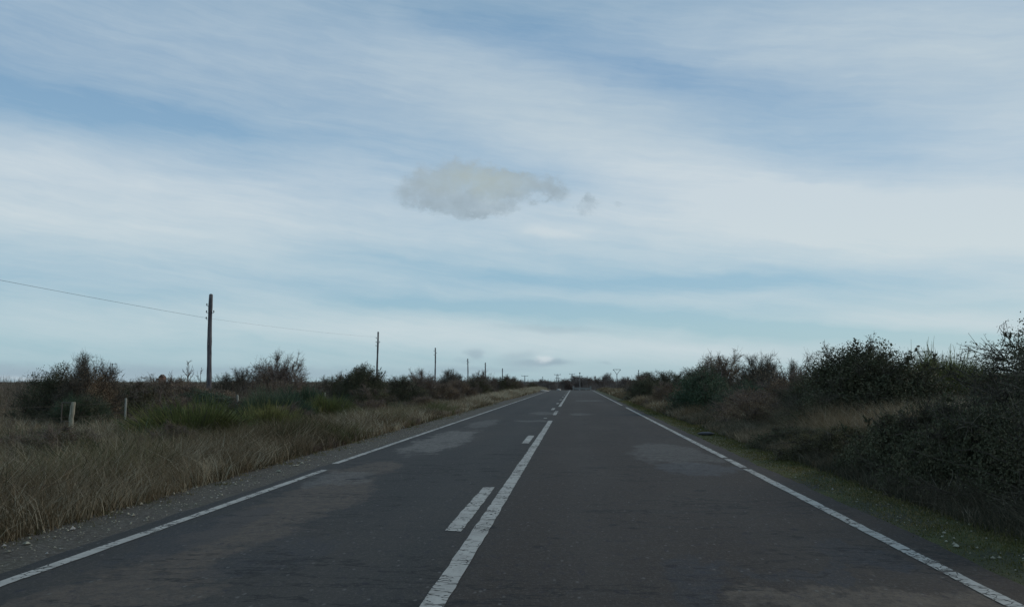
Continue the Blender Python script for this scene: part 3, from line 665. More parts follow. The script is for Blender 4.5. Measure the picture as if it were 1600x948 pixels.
def shrub(name, kind, var, x, y, w, h, rz, label, cat='bush', group=None):
    """x, y in metres (road axis = y), w and h the spread and height"""
    s = V[kind][var]
    x = wx(899 + F * x / y, y)
    z = float(ground_z(x, y)) - .03
    o = empty(name, (x, y, z), R(rz), (w / s.W, w / s.W, h / s.H))
    tag(o, label, cat, group)
    link('branches', s.branches, o); f_ = link('foliage', s.foliage, o)
    if y > 88 and kind in ('brown', 'bare'): f_.material_slots[0].link = 'OBJECT'; f_.material_slots[0].material = M['heath']  # far foliage takes a lighter colour instead of air haze
    return o
def at(px, y, x=None):
    """lateral position on the road's right (+) or left (-) seen in photo column px at distance y"""
    return (px - 899) / F * y
GR, GL = 'shrubs of the right hedgerow', 'shrubs left of the road'
B = [
 # right side, near to far
 ('dark_bush', 'near', 0, 7.95, 13.4, 4.6, 2.85, 20, 'tall dark leafy bush at the right edge of the picture with arching sprays', GR),
 ('dark_bush', 'near', 0, 6.3, 9.7, 3.4, 2.15, 80, 'dark bush filling the lower right corner above the mossy verge', GR),
 ('bramble', 'bramble', 1, 5.5, 12.0, 2.5, 1.35, 10, 'low dark bramble at the verge below the tall bush at the right edge', GR),
 ('bramble', 'bramble', 1, 5.5, 14.2, 2.8, 1.25, 130, 'dark bramble patch beside the verge in front of the pale grass', GR),
 ('bramble', 'bramble', 1, 6.6, 15.8, 3.0, 1.15, 200, 'dark bramble mound set back from the verge, below the green broom', GR),
 ('bramble', 'bramble', 0, 5.0, 16.8, 2.2, .75, 260, 'small dark bramble at the verge left of the dry pale grass', GR),
 ('bramble', 'bramble', 1, 6.3, 18.8, 2.6, .65, 300, 'dark bramble right under the large round dark bush', GR),
 ('bramble', 'bramble', 1, 4.9, 20.2, 2.0, .55, 20, 'dark bramble touching the dead grass beside the light road patch', GR),
 ('dark_bush', 'dark', 1, 6.6, 25.5, 2.6, 1.35, 250, 'dark rounded bush standing in the left half of the pale dry grass', GR),
 ('brown_bush', 'brown', 0, 5.7, 28.5, 2.6, 1.35, 300, 'brown rounded bush at the verge just left of the pale dry grass', GR),
 ('green_bush', 'green', 0, 6.9, 35.5, 2.8, 1.75, 280, 'dark green rounded bush between the peak of the hedgerow and the round bush', GR),
 ('olive_bush', 'olive', 0, 13.9, 34.5, 4.8, 2.15, 120, 'olive bush behind the yellow-green broom on the right skyline', GR),
 ('olive_bush', 'olive', 0, 9.6, 19.5, 3.0, 1.5, 60, 'olive bush in the pale grass left of the rightmost tall bush', GR),
 ('round_bush', 'leafy', 1, 8.6, 27, 4.2, 2.72, 0, 'large round dark bush with a ragged leafy top against the sky on the right', GR),
 ('dark_bush', 'dark', 0, 7.4, 29, 2.6, 1.9, 50, 'dark bush leaning on the left flank of the large round bush', GR),
 ('broom_shrub', 'broom', 1, 11.3, 28.5, 3.6, 2.3, 0, 'yellow-green broom standing between the large round bush and the rightmost bush', GR),
 ('broom_shrub', 'broomdark', 0, 10.9, 25.5, 2.4, 1.1, 0, 'dark green broom in front of the yellow-green one', GR),
 ('brown_bush', 'brown', 0, 12.3, 25.5, 3.0, 1.75, 70, 'brown bush between the green broom and the rightmost tall bush', GR),
 ('bare_bush', 'sparse', 0, 8.7, 37, 3.6, 2.55, 0, 'thin bare bush whose open twigs show the sky, left of the large round bush', GR),
 ('brown_bush', 'brown', 1, 8.5, 34, 4.4, 2.0, 30, 'wide brown bush below the thin bare twigs', GR),
 ('brown_bush', 'brown', 0, 6.3, 33, 3.0, 1.5, 10, 'low brown bush by the verge between the green and the large round bush', GR),
 ('dark_bush', 'dark', 1, 6.9, 29.5, 2.6, 1.45, 110, 'dark low bush near the verge left of the round bush', GR),
 ('reddish_bush', 'brown', 0, 7.3, 46.5, 3.8, 3.15, 140, 'tall reddish-brown bush forming the peak of the right hedgerow', GR),
 ('reddish_bush', 'bare', 1, 9.0, 44, 3.4, 2.75, 10, 'twiggy reddish bush on the right shoulder of the hedgerow peak', GR),
 ('green_bush', 'green', 0, 5.75, 41, 3.4, 2.35, 40, 'dark green bush at the verge below the hedgerow peak', GR),
 ('green_bush', 'green', 0, 7.0, 38.5, 2.4, 1.5, 160, 'small dark green bush behind the low brown bush', GR),
 ('grey_bush', 'brown', 1, 5.4, 53, 2.6, 1.6, 70, 'grey-brown withered bush at the verge before the far dark bushes', GR),
 ('dark_bush', 'dark', 0, 5.3, 69, 2.8, 2.0, 0, 'small dark bush far along the right verge', GR),
 ('dark_bush', 'dark', 1, 7.6, 74, 4.4, 2.5, 90, 'dark bush with flat top far along the right side', GR),
 ('bare_bush', 'bare', 0, 9.6, 70, 4.2, 2.75, 60, 'bare brown bush between the far flat-topped bush and the green one', GR),
 ('brown_bush', 'brown', 1, 7.2, 96, 4.6, 2.3, 0, 'far brown bush near the end of the right edge line', GR),
 ('dark_bush', 'dark', 1, 9.4, 118, 5, 2.8, 0, 'far dark bush right of the road end', GR),
 # left side, near to far
 ('broom_shrub', 'broom', 0, -9.9, 23.8, 3.3, 1.35, 0, 'bright green broom in the roadside grass, right of the second fence post', GL),
 ('broom_shrub', 'broom', 1, -8.9, 26.6, 2.4, 1.2, 60, 'small green broom attached to the right of the bright one', GL),
 ('broom_shrub', 'broomdark', 0, -17.0, 31.4, 2.0, 1.3, 0, 'dark green low broom behind the wire between the two nearest fence posts', GL),
 ('broom_shrub', 'broomdark', 0, -10.8, 32.5, 2.8, 1.55, 90, 'rounded dark broom in the grass below the big bare bush', GL),
 ('broom_shrub', 'broom', 1, -10.0, 37, 2.4, 1.3, 30, 'small olive broom in the grass below the fourth and fifth fence posts', GL),
 ('broom_shrub', 'broomdark', 0, -12.2, 41, 2.9, 1.6, 20, 'dark round broom in front of the third fence post', GL),
 ('brown_bush', 'brown', 0, -14.0, 45.5, 3.0, 1.5, 15, 'low dull brown bush between the third and fourth fence posts', GL),
 ('broom_shrub', 'broomdark', 0, -12.0, 50, 2.4, 1.2, 140, 'green broom before the dark leafy bush, beside the paired fence posts', GL),
 ('olive_bush', 'olive', 0, -11.6, 20.5, 2.0, .8, 20, 'olive weed bush in the grass in front of the thin second fence post', GL),
 ('olive_bush', 'olive', 0, -9.2, 16.5, 2.0, .95, 200, 'olive weed bush in the middle of the near left grass', GL),
 ('olive_bush', 'olive', 0, -11.0, 17.6, 2.0, .75, 90, 'olive weed bush in the grass below the pale stone post', GL),
 ('olive_bush', 'olive', 0, -8.0, 13.0, 1.5, .75, 140, 'small olive weed bush in the grass nearest the left edge', GL),
 ('olive_bush', 'olive', 0, -9.0, 20.5, 1.7, .9, 300, 'small olive weed bush directly in front of the bright green broom', GL),
 ('green_bush', 'green', 0, -13.2, 30.0, 2.2, 1.05, 40, 'dark green rounded bush between the thin second fence post and the bright green broom', GL),
 ('olive_bush', 'olive', 0, -9.6, 30.5, 2.4, 1.05, 75, 'olive rounded bush in the roadside grass right of the bright green brooms', GL),
 ('brown_bush', 'brown', 0, -9.3, 42.0, 2.4, 1.15, 95, 'brown rounded bush on the grassy bank below the large bare thorn bush', GL),
 ('olive_bush', 'olive', 0, -10.6, 47.5, 3.0, 1.5, 190, 'olive rounded bush on the grassy bank below the dark leafy bush', GL),
 ('dark_bush', 'dark', 1, -15.4, 66.0, 4.2, 2.35, 130, 'dark bush filling the gap between the large bare thorn bush and the dark leafy one', GL),
 ('brown_bush', 'brown', 0, -10.6, 82.0, 3.6, 2.2, 160, 'brown rounded bush on the bank below the third utility pole', GL),
 ('dark_bush', 'dark', 0, -10.9, 101, 4.2, 2.5, 220, 'dark rounded bush between the third and fourth utility poles', GL),
 ('olive_bush', 'olive', 0, -12.6, 36.5, 2.6, 1.3, 250, 'olive bush before the low dark green domed bush', GL),
 ('brown_bush', 'brown', 1, -14.6, 33.5, 2.8, 1.25, 210, 'low brown bush behind the wire right of the thin second post', GL),
 ('dark_bush', 'dark', 0, -16.8, 31.2, 2.4, 1.3, 10, 'dark low bush between the stone post and the thin second post', GL),
 ('brown_bush', 'brown', 0, -8.9, 54, 2.4, 1.1, 10, 'small brown bush at the edge of the pale grass on the left bank', GL),
 ('dark_bush', 'dark', 0, -19.6, 34.5, 2.7, 2.5, 30, 'dark left half of the bush behind the nearest stone post', GL),
 ('bare_bush', 'bare', 1, -18.1, 34.2, 2.8, 2.75, 0, 'brown twiggy bush behind the nearest stone post', GL),
 ('low_bush', 'green', 0, -17.2, 42.5, 3.4, 1.5, 0, 'dark green domed bush in front of the near utility pole', GL),
 ('brown_bush', 'brown', 1, -19.5, 47, 5.0, 1.75, 60, 'wide brown bush left of the near utility pole', GL),
 ('brown_bush', 'olive', 0, -22.8, 47, 4.6, 1.75, 0, 'olive brown bush halfway between the stone post and the pole', GL),
 ('brown_bush', 'brown', 0, -26.5, 60, 6.0, 2.35, 0, 'low brown bush on the skyline left of the pole', GL),
 ('bare_bush', 'bare', 0, -18.2, 56, 4.6, 3.6, 0, 'large bare thorn bush right of the near pole with twigs against the sky', GL),
 ('bare_bush', 'bare', 1, -21.2, 58, 3.6, 2.7, 120, 'smaller bare bush behind the near pole', GL),
 ('brown_bush', 'brown', 0, -17.0, 53, 5.0, 2.0, 100, 'brown undergrowth bush below the large bare thorn bush', GL),
 ('dark_bush', 'leafy', 1, -13.9, 60, 3.6, 2.95, 60, 'dark leafy bush in front of the second utility pole', GL),
 ('dark_bush', 'dark', 1, -11.9, 63, 3.6, 2.3, 0, 'dark bush sloping down on the right of the dark leafy one', GL),
 ('olive_bush', 'olive', 0, -17.8, 68, 3.6, 2.3, 0, 'olive bush in the gap left of the dark leafy bush', GL),
 ('brown_bush', 'bare', 0, -12.7, 76, 4.2, 2.9, 200, 'dark brown bush in front of the third utility pole', GL),
 ('brown_bush', 'brown', 0, -10.3, 72, 3.2, 1.9, 0, 'low brown bush on the bank before the pale grass', GL),
 ('brown_bush', 'bare', 1, -12.3, 91, 4.0, 3.0, 0, 'twiggy bush just right of the third utility pole', GL),
 ('olive_bush', 'olive', 0, -9.8, 92, 3.2, 2.2, 40, 'olive bush on the bank beside the far pale grass', GL),
 ('red_bush', 'bare', 0, -11.6, 112, 4.4, 3.2, 90, 'reddish bare bush beside the fourth utility pole', GL),
 ('green_bush', 'olive', 0, -9.8, 124, 5.0, 2.5, 0, 'green bush next to the sixth utility pole', GL),
 ('brown_bush', 'brown', 1, -10.5, 150, 6, 2.6, 0, 'farthest brown bush on the left bank', GL),
]
for i, (nm, kd, v, x, y, w, h, rz, lb, gp) in enumerate(B):
    shrub(nm, kd, v, x, y, w, h, rz, lb, 'bush', gp)

# ------------------------------------------------------------------ scrub masses nobody could count
def leaf_mass(name, clumps, per, mat, seed, lsize, twig=0):
    """clumps: array x, y, w, h"""
    rng = np.random.default_rng(seed); n = len(clumps)
    i = np.repeat(np.arange(n), per); m = len(i)
    d = norm(rng.normal(size=(m, 3))); d[:, 2] = np.abs(d[:, 2]); r = rng.uniform(.35, 1, (m, 1)) ** .5
    lump = 1 + .22 * np.sin(5 * np.arctan2(d[:, 1], d[:, 0]) + i * 1.7) + .15 * rng.normal(size=m)
    c = d * r * np.stack([clumps[i, 2] / 2, clumps[i, 2] / 2, clumps[i, 3]], -1) * lump[:, None]
    x = clumps[i, 0] + c[:, 0]; y = clumps[i, 1] + c[:, 1]; z = ground_z(x, y) + c[:, 2]
    tn = np.clip(rng.uniform(.1, .85, n)[i] + rng.normal(0, .13, m), 0, 1)
    mb = MB(); leaves(mb, np.stack([x, y, z], -1), (lsize * (.6 + y / 90)), rng, tn, aspect=.4)
    if twig:
        j = np.repeat(np.arange(n), twig); k = len(j)
        a = rng.uniform(0, 6.28, k); q = rng.uniform(0, .5, k)
        P0 = np.stack([clumps[j, 0] + np.cos(a) * q * clumps[j, 2], clumps[j, 1] + np.sin(a) * q * clumps[j, 2], np.zeros(k)], -1)
        P0[:, 2] = ground_z(P0[:, 0], P0[:, 1]) + clumps[j, 3] * .4
        P2 = P0 + np.stack([rng.normal(0, .25, k), rng.normal(0, .25, k), clumps[j, 3] * rng.uniform(.4, .85, k)], -1)
        tubes(mb, curve_pts(P0, (P0 + P2) / 2, P2, 3, rng, .03), np.array([[.008, .006, .004]]).repeat(k, 0) * (.5 + P0[:, 1:2] / 70), 3, rng.uniform(0, .8, k))
    return tag(mb.obj(name, mat), kind='stuff')
rg = np.random.default_rng(77)
def scatter(n, y0, y1, xa, xb, w, h, logy=True):
    y = np.exp(rg.uniform(np.log(y0), np.log(y1), n)) if logy else rg.uniform(y0, y1, n)
    u = rg.uniform(0, 1, n)
    x = np.array([xa(v) for v in y]) * (1 - u) + np.array([xb(v) for v in y]) * u
    return np.stack([x, y, rg.uniform(*w, n), rg.uniform(*h, n)], -1)
leaf_mass('heath', scatter(620, 44, 130, lambda y: -.75 * y - 8, lambda y: -15.5, (1.6, 4.4), (.5, 1.75)), 460, M['heath'], 1, .045, 16)
leaf_mass('undergrowth', scatter(150, 40, 120, lambda y: -.7 * y - 5, lambda y: -14, (1.5, 3.0), (.6, 1.35)), 420, M['leaf_olive'], 2, .05, 8)
leaf_mass('heath', scatter(700, 120, 420, lambda y: -.75 * y, lambda y: -10 - max(0, y - 230) * .0, (2.5, 5), (1.3, 2.35)), 200, M['heath'], 3, .06, 8)
leaf_mass('heath', scatter(170, 26, 110, lambda y: 9.5, lambda y: .75 * y + 8, (1.6, 3.6), (.6, 1.6)), 420, M['heath'], 4, .05, 12)
leaf_mass('undergrowth', scatter(150, 18, 140, lambda y: 6.0 + y * .006, lambda y: 10.5 + y * .05, (1.2, 2.4), (.3, .85)), 420, M['leaf_olive'], 5, .05, 6)
leaf_mass('undergrowth', scatter(70, 7.5, 30, lambda y: 5.0, lambda y: 9.5, (1.2, 2.2), (.3, .6)), 900, M['leaf_dark'], 6, .05, 10)
leaf_mass('heath', scatter(560, 110, 420, lambda y: 8 + max(0, 0), lambda y: .75 * y, (2.5, 5), (1.3, 2.4)), 200, M['heath'], 7, .06, 8)
leaf_mass('heath', scatter(120, 62, 110, lambda y: -.80 * y, lambda y: -.50 * y, (3, 6), (1.2, 2.15)), 460, M['heath'], 31, .05, 14)
leaf_mass('distant_woodland', scatter(260, 240, 420, lambda y: -.2 * y, lambda y: .2 * y, (3, 7), (1.6, 2.7)), 500, M['hazed_crown'], 8, .04, 14)
TR = [(808, 250, 'bare', 0, 6, 3.3, 'small bare tree left of the road end, leftmost of the far trees'), (832, 262, 'olive', 0, 6, 3.2, 'olive tree left of the road end between two short power poles'),
      (858, 270, 'brown', 0, 6, 3.7, 'brown tree left of the far rubble heap'), (884, 280, 'bare', 1, 6, 3.4, 'bare tree between the two dark lattice poles'),
      (915, 285, 'brown', 0, 8, 4.2, 'brown tree behind the right half of the low pale wall'), (932, 290, 'bare', 0, 7, 4.4, 'reddish bare tree just right of the low pale wall'),
      (949, 295, 'dark', 0, 5.5, 5.3, 'dark round-headed tree, tallest of the trees past the road end'), (977, 270, 'bare', 1, 6, 4.2, 'bare tree right of the V-headed pole'),
      (846, 300, 'dark', 1, 7, 3.6, 'dark tree behind the stubby power pole'), (900, 310, 'dark', 1, 8, 4.2, 'dark tree behind the pale concrete pole'), (795, 235, 'olive', 0, 6, 3.0, 'olive tree right of the farthest wooden pole')]
for px, y, kd, v, w, h, lb in TR:
    x = wx(px, y); s = V[kd][v]; z = float(ground_z(x, y))
    o = empty('distant_tree', (x, y, z - .2), px * .1, (w / s.W, w / s.W, h / s.H)); tag(o, lb, 'tree', 'trees beyond the road end')
    link('trunk', s.branches, o); cr_ = link('crown', s.foliage, o)
    tk_ = [c_ for c_ in o.children if c_.name.startswith('trunk')][0]; tk_.material_slots[0].link = 'OBJECT'; tk_.material_slots[0].material = M['bark_brown']
    cr_.material_slots[0].link = 'OBJECT'; cr_.material_slots[0].material = M['hazed_crown' if kd != 'olive' else 'leaf_olive']

# ------------------------------------------------------------------ grass
def grass(name, P, h, w, mat, rng, lean=.35, tint=None, clump_lean=None):
    n = len(P); a = rng.uniform(0, 2 * PI, n)
    side = np.stack([np.cos(a), np.sin(a), np.zeros(n)], -1)
    ld = rng.normal(size=(n, 3)) * lean; ld[:, 2] = 0
    if clump_lean is not None: ld += clump_lean
    ld = ld * h[:, None]
    up = np.zeros((n, 3)); up[:, 2] = h
    w_ = w[:, None] * side * .5
    v = np.stack([P - w_, P + w_, P + up * .55 + ld * .30 + w_ * .75, P + up * .55 + ld * .30 - w_ * .75, P + up * .95 + ld], 1)
    b0 = np.arange(n) * 5
    mb = MB(); tn = np.clip(tint, 0, 1)
    mb.add(v, np.stack([b0, b0 + 1, b0 + 2, b0 + 3], -1), np.stack([b0 + 3, b0 + 2, b0 + 4], -1), qt=tn, tt=np.clip(tn + .08, 0, 1))
    return tag(mb.obj(name, mat), kind='stuff')
def tussocks(name, n_cl, per, y0, y1, xa, xb, hr, mat, seed, spread=.16, tint=(.5, .2), wk=1.0, patchy=False):
    rng = np.random.default_rng(seed)
    y = np.exp(rng.uniform(np.log(y0), np.log(y1), n_cl)); u = rng.uniform(0, 1, n_cl)
    xA = np.interp(y, *xa); xB = np.interp(y, *xb); x = xA * (1 - u) + xB * u
    if patchy:
        kp = (np.sin(x * 1.3 + 2 * np.sin(y * .37)) + np.sin(y * .61 + 1.9 * np.sin(x * .8))) > .25
        x, y, xA, xB = x[kp], y[kp], xA[kp], xB[kp]; n_cl = len(x)
    i = np.repeat(np.arange(n_cl), per); m = len(i)
    sp = spread * (1 + y[i] / 60)
    P = np.stack([x[i] + rng.normal(0, 1, m) * sp, y[i] + rng.normal(0, 1, m) * sp, np.zeros(m)], -1)
    lo, hi = xA[i], xB[i]
    P[:, 0] = np.clip(P[:, 0], np.minimum(lo, hi) - .15 * rng.uniform(0, 1, m), np.maximum(lo, hi) + .15 * rng.uniform(0, 1, m))
    P[:, 2] = ground_z(P[:, 0], P[:, 1]) - .02
    hc = rng.uniform(hr[0], hr[1], n_cl)
    # lower along the road edge
    edge = np.clip(np.minimum(np.abs(P[:, 0] - np.maximum(lo, hi) if x.mean() < 0 else P[:, 0] - np.minimum(lo, hi)), .9) / .9, 0, 1)
    h = hc[i] * rng.uniform(.5, 1.15, m) * (.45 + .55 * edge)
    hf = np.minimum(rng.lognormal(0, .28, n_cl), 1.35) * np.clip(.72 + .35 * np.sin(x * 1.1 + 1.7 * np.sin(y * .31 + seed * 2)) + .25 * np.sin(y * .9 + x), .35, 1.35); hc = hc * hf * np.where(x < -9.8, .68, 1.0)
    big = np.sin(x * .9 + 1.3 * np.sin(y * .23 + seed)) * .5 + np.sin(y * .35 + x * .5 + seed) * .5
    tn = (tint[0] + big * .26 + rng.normal(0, tint[1], n_cl))[i] + rng.normal(0, .12, m)
    cl = rng.normal(size=(n_cl, 3)) * .38; cl[:, 2] = 0
    w = (.0032 + .00042 * P[:, 1]) * rng.uniform(.7, 1.5, m) * wk
    return grass(name, P, h, w, mat, rng, .38, tn, cl[i])
LE = ([0, 8, 20, 60, 200], [-5.05, -5.1, -5.3, -5.4, -5.2])           # where the left grass begins
tussocks('roadside_grass', 3400, 60, 5.5, 34, LE, ([0, 12, 34], [-7, -12.5, -15.5]), (.40, .92), M['straw'], 101, tint=(.42, .32))
tussocks('roadside_grass', 900, 50, 13, 34, ([0, 34], [-10, -15.0]), ([0, 13, 34], [-13, -15, -26]), (.35, .70), M['straw'], 106, tint=(.48, .2))
tussocks('roadside_grass', 1800, 50, 28, 130, LE, ([0, 28, 130], [-14, -14.5, -13]), (.30, .70), M['straw'], 102, tint=(.56, .2))
tussocks('roadside_grass', 700, 40, 5.5, 60, LE, ([0, 60], [-6.3, -6.8]), (.18, .34), M['straw'], 103, tint=(.22, .16))
tussocks('field_grass', 1500, 26, 32, 110, ([0, 32, 110], [-19, -19, -24]), ([0, 32, 110], [-26, -34, -85]), (.12, .30), M['straw'], 104, spread=.3, tint=(.72, .14))
tussocks('bank_grass', 500, 60, 70, 200, LE, ([0, 70, 200], [-8.8, -8.8, -8]), (.5, .95), M['straw'], 105, tint=(.78, .1))
tussocks('green_grass', 2600, 60, 6, 45, LE, ([0, 12, 45], [-7, -12.5, -15.0]), (.40, .85), M['olive_grass'], 107, tint=(.45, .22), patchy=True)
tussocks('reddish_grass', 1500, 55, 9, 60, LE, ([0, 12, 60], [-6.6, -8.5, -10.0]), (.25, .6), M['red_grass'], 108, tint=(.45, .22), patchy=True)
RE = ([0, 60, 200], [4.0, 3.85, 3.8])
tussocks('hedge_grass', 1300, 60, 6.5, 40, RE, ([0, 40], [5.6, 6.2]), (.25, .55), M['straw_dim'], 111, tint=(.30, .2))
tussocks('hedge_grass', 1000, 50, 15, 40, ([0, 40], [5.2, 5.2]), ([0, 15, 40], [9, 9.5, 17]), (.4, .85), M['straw_dim'], 112, tint=(.55, .2))
tussocks('pale_grass', 700, 80, 19.5, 33, ([0, 19, 33], [5.6, 5.4, 5.0]), ([0, 19, 33], [10.5, 10.5, 13.5]), (.85, 1.25), M['straw'], 113, tint=(.76, .12))
tussocks('pale_grass', 160, 60, 12, 22, ([0, 12, 22], [6.2, 6.4, 6.4]), ([0, 12, 22], [8, 8.0, 9.5]), (.8, 1.1), M['straw'], 118, tint=(.55, .15))
tussocks('pale_grass', 300, 60, 33, 62, ([0, 33, 62], [4.6, 4.6, 4.8]), ([0, 33, 62], [6.5, 6.5, 7.5]), (.5, .85), M['straw'], 119, tint=(.48, .2))
tussocks('hedge_grass', 900, 50, 36, 160, RE, ([0, 40, 160], [7.5, 7.5, 8.5]), (.35, .8), M['straw'], 114, tint=(.50, .22))
tussocks('verge_grass', 5200, 12, 5.5, 70, ([0, 70], [3.15, 3.15]), ([0, 70], [4.4, 4.4]), (.02, .075), M['verge_grass'], 115, spread=.10, tint=(.40, .2), wk=1.1)
tussocks('shoulder_weeds', 260, 14, 6, 60, ([0, 60], [-5.3, -5.4]), ([0, 60], [-4.7, -4.9]), (.03, .12), M['verge_grass'], 116, spread=.06, tint=(.5, .25))

# ------------------------------------------------------------------ loose stones
def stones(name, n, xa, xb, y0, y1, size, mat, seed):
    rng = np.random.default_rng(seed); y = np.exp(rng.uniform(np.log(y0), np.log(y1), n)); x = rng.uniform(xa, xb, n)
    s_ = size * rng.lognormal(0, .45, (n, 1, 1)); base = np.array([[1, 0, 0], [0, 1, 0], [-1, 0, 0], [0, -1, 0], [0, 0, .7], [0, 0, -.4]], float)
    v = base[None] * s_ * rng.uniform(.6, 1.3, (n, 6, 3)) * np.array([1, .9, 1.])
    a = rng.uniform(0, 6.28, n); ca_, sa_ = np.cos(a)[:, None], np.sin(a)[:, None]
    v = np.stack([v[..., 0] * ca_ - v[..., 1] * sa_, v[..., 0] * sa_ + v[..., 1] * ca_, v[..., 2]], -1)
    v += np.stack([x, y, ground_z(x, y) + .002], -1)[:, None]
    f = np.array([[0, 1, 4], [1, 2, 4], [2, 3, 4], [3, 0, 4], [1, 0, 5], [2, 1, 5], [3, 2, 5], [0, 3, 5]])
    mb = MB(); mb.add(v, None, (np.arange(n)[:, None, None] * 6 + f[None]).reshape(-1, 3), qt=.5)
    return tag(mb.obj(name, mat), kind='stuff')
stones('gravel', 1500, -5.35, -4.3, 5.5, 40, .009, M['post_stone'], 1)
stones('gravel', 70, -5.3, -4.3, 5.5, 30, .013, M['dull_stone'], 2)
stones('gravel', 350, 3.2, 4.2, 5.5, 30, .010, M['post_stone'], 3)
stones('gravel', 12, 3.2, 4.2, 5.5, 30, .014, M['dull_stone'], 4)
# dark low weeds and small shrubs mixed into the roadside grass
leaf_mass('weeds', scatter(170, 8, 40, lambda y: -6.6 - y * .18, lambda y: -5.9 - y * .03, (.6, 1.8), (.3, .72)), 700, M['leaf_olive'], 21, .035, 30)
leaf_mass('dead_bracken', scatter(110, 7, 60, lambda y: -7 - y * .15, lambda y: -5.7 - y * .02, (.5, 1.5), (.25, .6)), 600, M['leaf_brown'], 23, .03, 30)
leaf_mass('weeds', scatter(60, 14, 60, lambda y: -15, lambda y: -8.5, (.7, 1.6), (.4, .85)), 600, M['leaf_green'], 22, .035, 20)
tussocks('tall_straw', 260, 26, 8, 60, ([0, 60], [-6.2, -6.5]), ([0, 12, 34, 60], [-7, -12.5, -15, -15]), (.7, 1.0), M['straw'], 121, tint=(.80, .12), spread=.2, wk=.8)

# ================================================================== utility poles and their cable
def prim_box(mb, c, s, rz=0, tint=.5):
    x, y, z = (v / 2 for v in s)
    v = np.array([[-x, -y, -z], [x, -y, -z], [x, y, -z], [-x, y, -z], [-x, -y, z], [x, -y, z], [x, y, z], [-x, y, z]])
    ca_, sa_ = math.cos(rz), math.sin(rz)
    v = np.stack([v[:, 0] * ca_ - v[:, 1] * sa_, v[:, 0] * sa_ + v[:, 1] * ca_, v[:, 2]], 1) + np.array(c)
    mb.add(v, [[0, 3, 2, 1], [4, 5, 6, 7], [0, 1, 5, 4], [1, 2, 6, 5], [2, 3, 7, 6], [3, 0, 4, 7]], qt=tint)
def rod(mb, a, b_, r0, r1=None, sides=8, tint=.5):
    tubes(mb, np.array([[a, b_]], float), np.array([[r0, r1 if r1 is not None else r0]]), sides, tint)
def wood_post(H, r0, r1, seed, k=22, lean=0.0):
    """a rough tapering round trunk with a rounded top"""
    rng = np.random.default_rng(seed); n = 14; mb = MB()
    z = np.concatenate([np.linspace(-.3, H - .06, k), [H - .02, H]]); m = len(z)
    r = np.interp(z, [-.3, H], [r0, r1]) * (1 + .05 * np.sin(z * 3.1 + seed) + rng.normal(0, .03, m)); r[-2] *= .72; r[-1] *= .25
    a = np.arange(n) * 2 * PI / n
    rr = r[:, None] * (1 + .06 * np.sin(a * 3 + 1.2)[None] + rng.normal(0, .025, (m, n)))
    cx = .03 * np.sin(z * .7 + seed) + lean * z
    v = np.stack([cx[:, None] + np.cos(a)[None] * rr, np.sin(a)[None] * rr, np.repeat(z[:, None], n, 1)], -1)
    b0 = (np.arange(m - 1)[:, None] * n); i = np.arange(n)[None]; j = (i + 1) % n
    mb.add(v.reshape(-1, 3), np.stack([b0 + i, b0 + j, b0 + j + n, b0 + i + n], -1).reshape(-1, 4))
    return mb, (lambda zz: (.03 * math.sin(zz * .7 + seed) + lean * zz, float(np.interp(zz, [-.3, H], [r0, r1]))))
def insulator(parent, cx, r, z, side):
    mb = MB()
    rod(mb, (cx + side * r * .6, 0, z - .05), (cx + side * (r + .10), 0, z - .05), .012)
    rod(mb, (cx + side * (r + .10), 0, z - .05), (cx + side * (r + .10), 0, z + .02), .012)
    bo = mb.obj('bracket', M['iron'], parent)
    mb = MB(); x = cx + side * (r + .10)
    tubes(mb, np.array([[[x, 0, z + .0], [x, 0, z + .02], [x, 0, z + .05], [x, 0, z + .07], [x, 0, z + .10], [x, 0, z + .115]]]), np.array([[.030, .042, .038, .026, .028, .012]]), 10, .5)
    mb.obj('insulator', M['iron'], bo)
    return x
def pole(px, top_py, y, label, seed, H=6.6, r0=.15, r1=.11, detail=True, lean=0.0):
    x = wx(px, y)
    ztop = wz(px, top_py, y)
    z0 = float(ground_z(x, y)); Hh = ztop - z0
    o = empty('utility_pole', (x, y, z0)); tag(o, label, 'utility pole', 'wooden utility poles left of the road')
    mb, f = wood_post(Hh, r0, r1, seed, lean=lean)
    mb.obj('post', M['pole'], o, smooth=True)
    zs = [(Hh - .68, -1), (Hh - 1.10, 1), (Hh - 1.10, -1), (Hh - 1.48, -1)] if detail else [(Hh - .5, -1), (Hh - .8, 1), (Hh - 1.1, -1)]
    for z, sd_ in zs:
        cx, r = f(z); insulator(o, cx, r, z, sd_)
    return o, x, ztop, f, Hh
p1, x1, zt1, f1, H1 = pole(326, 459, 53, 'nearest weathered wooden utility pole, tallest of the row on the left', 1, r0=.155, r1=.115)
# loose end of an old wire low on the nearest pole
mb = MB(); cx, r = f1(1.45)
tubes(mb, np.array([[[cx + r * .8, 0, 1.95], [cx + r + .12, 0, 1.90], [cx + r + .22, 0, 1.80], [cx + r + .24, 0, 1.66], [cx + r + .20, 0, 1.60]]]), np.full((1, 5), .016), 6)
mb.obj('loose_wire', M['iron'], p1)
PL = [(589, 518, 94, 'thin wooden utility pole rising from the dark leafy bush, second of the row', .11, .085),
      (680, 543, 136, 'wooden utility pole above the dark brown bushes, third of the row', .11, .09),
      (731, 560, 188, 'wooden utility pole beside the reddish bare bush, fourth of the row', .13, .10),
      (759, 566, 232, 'wooden utility pole right of the reddish bare bush, fifth of the row', .14, .12),
      (785, 575, 300, 'farthest small wooden utility pole, sixth of the row', .16, .14)]
PO = []
for i, (px, py, y, lb, r0, r1) in enumerate(PL):
    PO.append(pole(px, py, y, lb, 3 + i, r0=r0, r1=r1, detail=(i == 0), lean=(.004, -.006, -.004, -.012, .006)[i]))
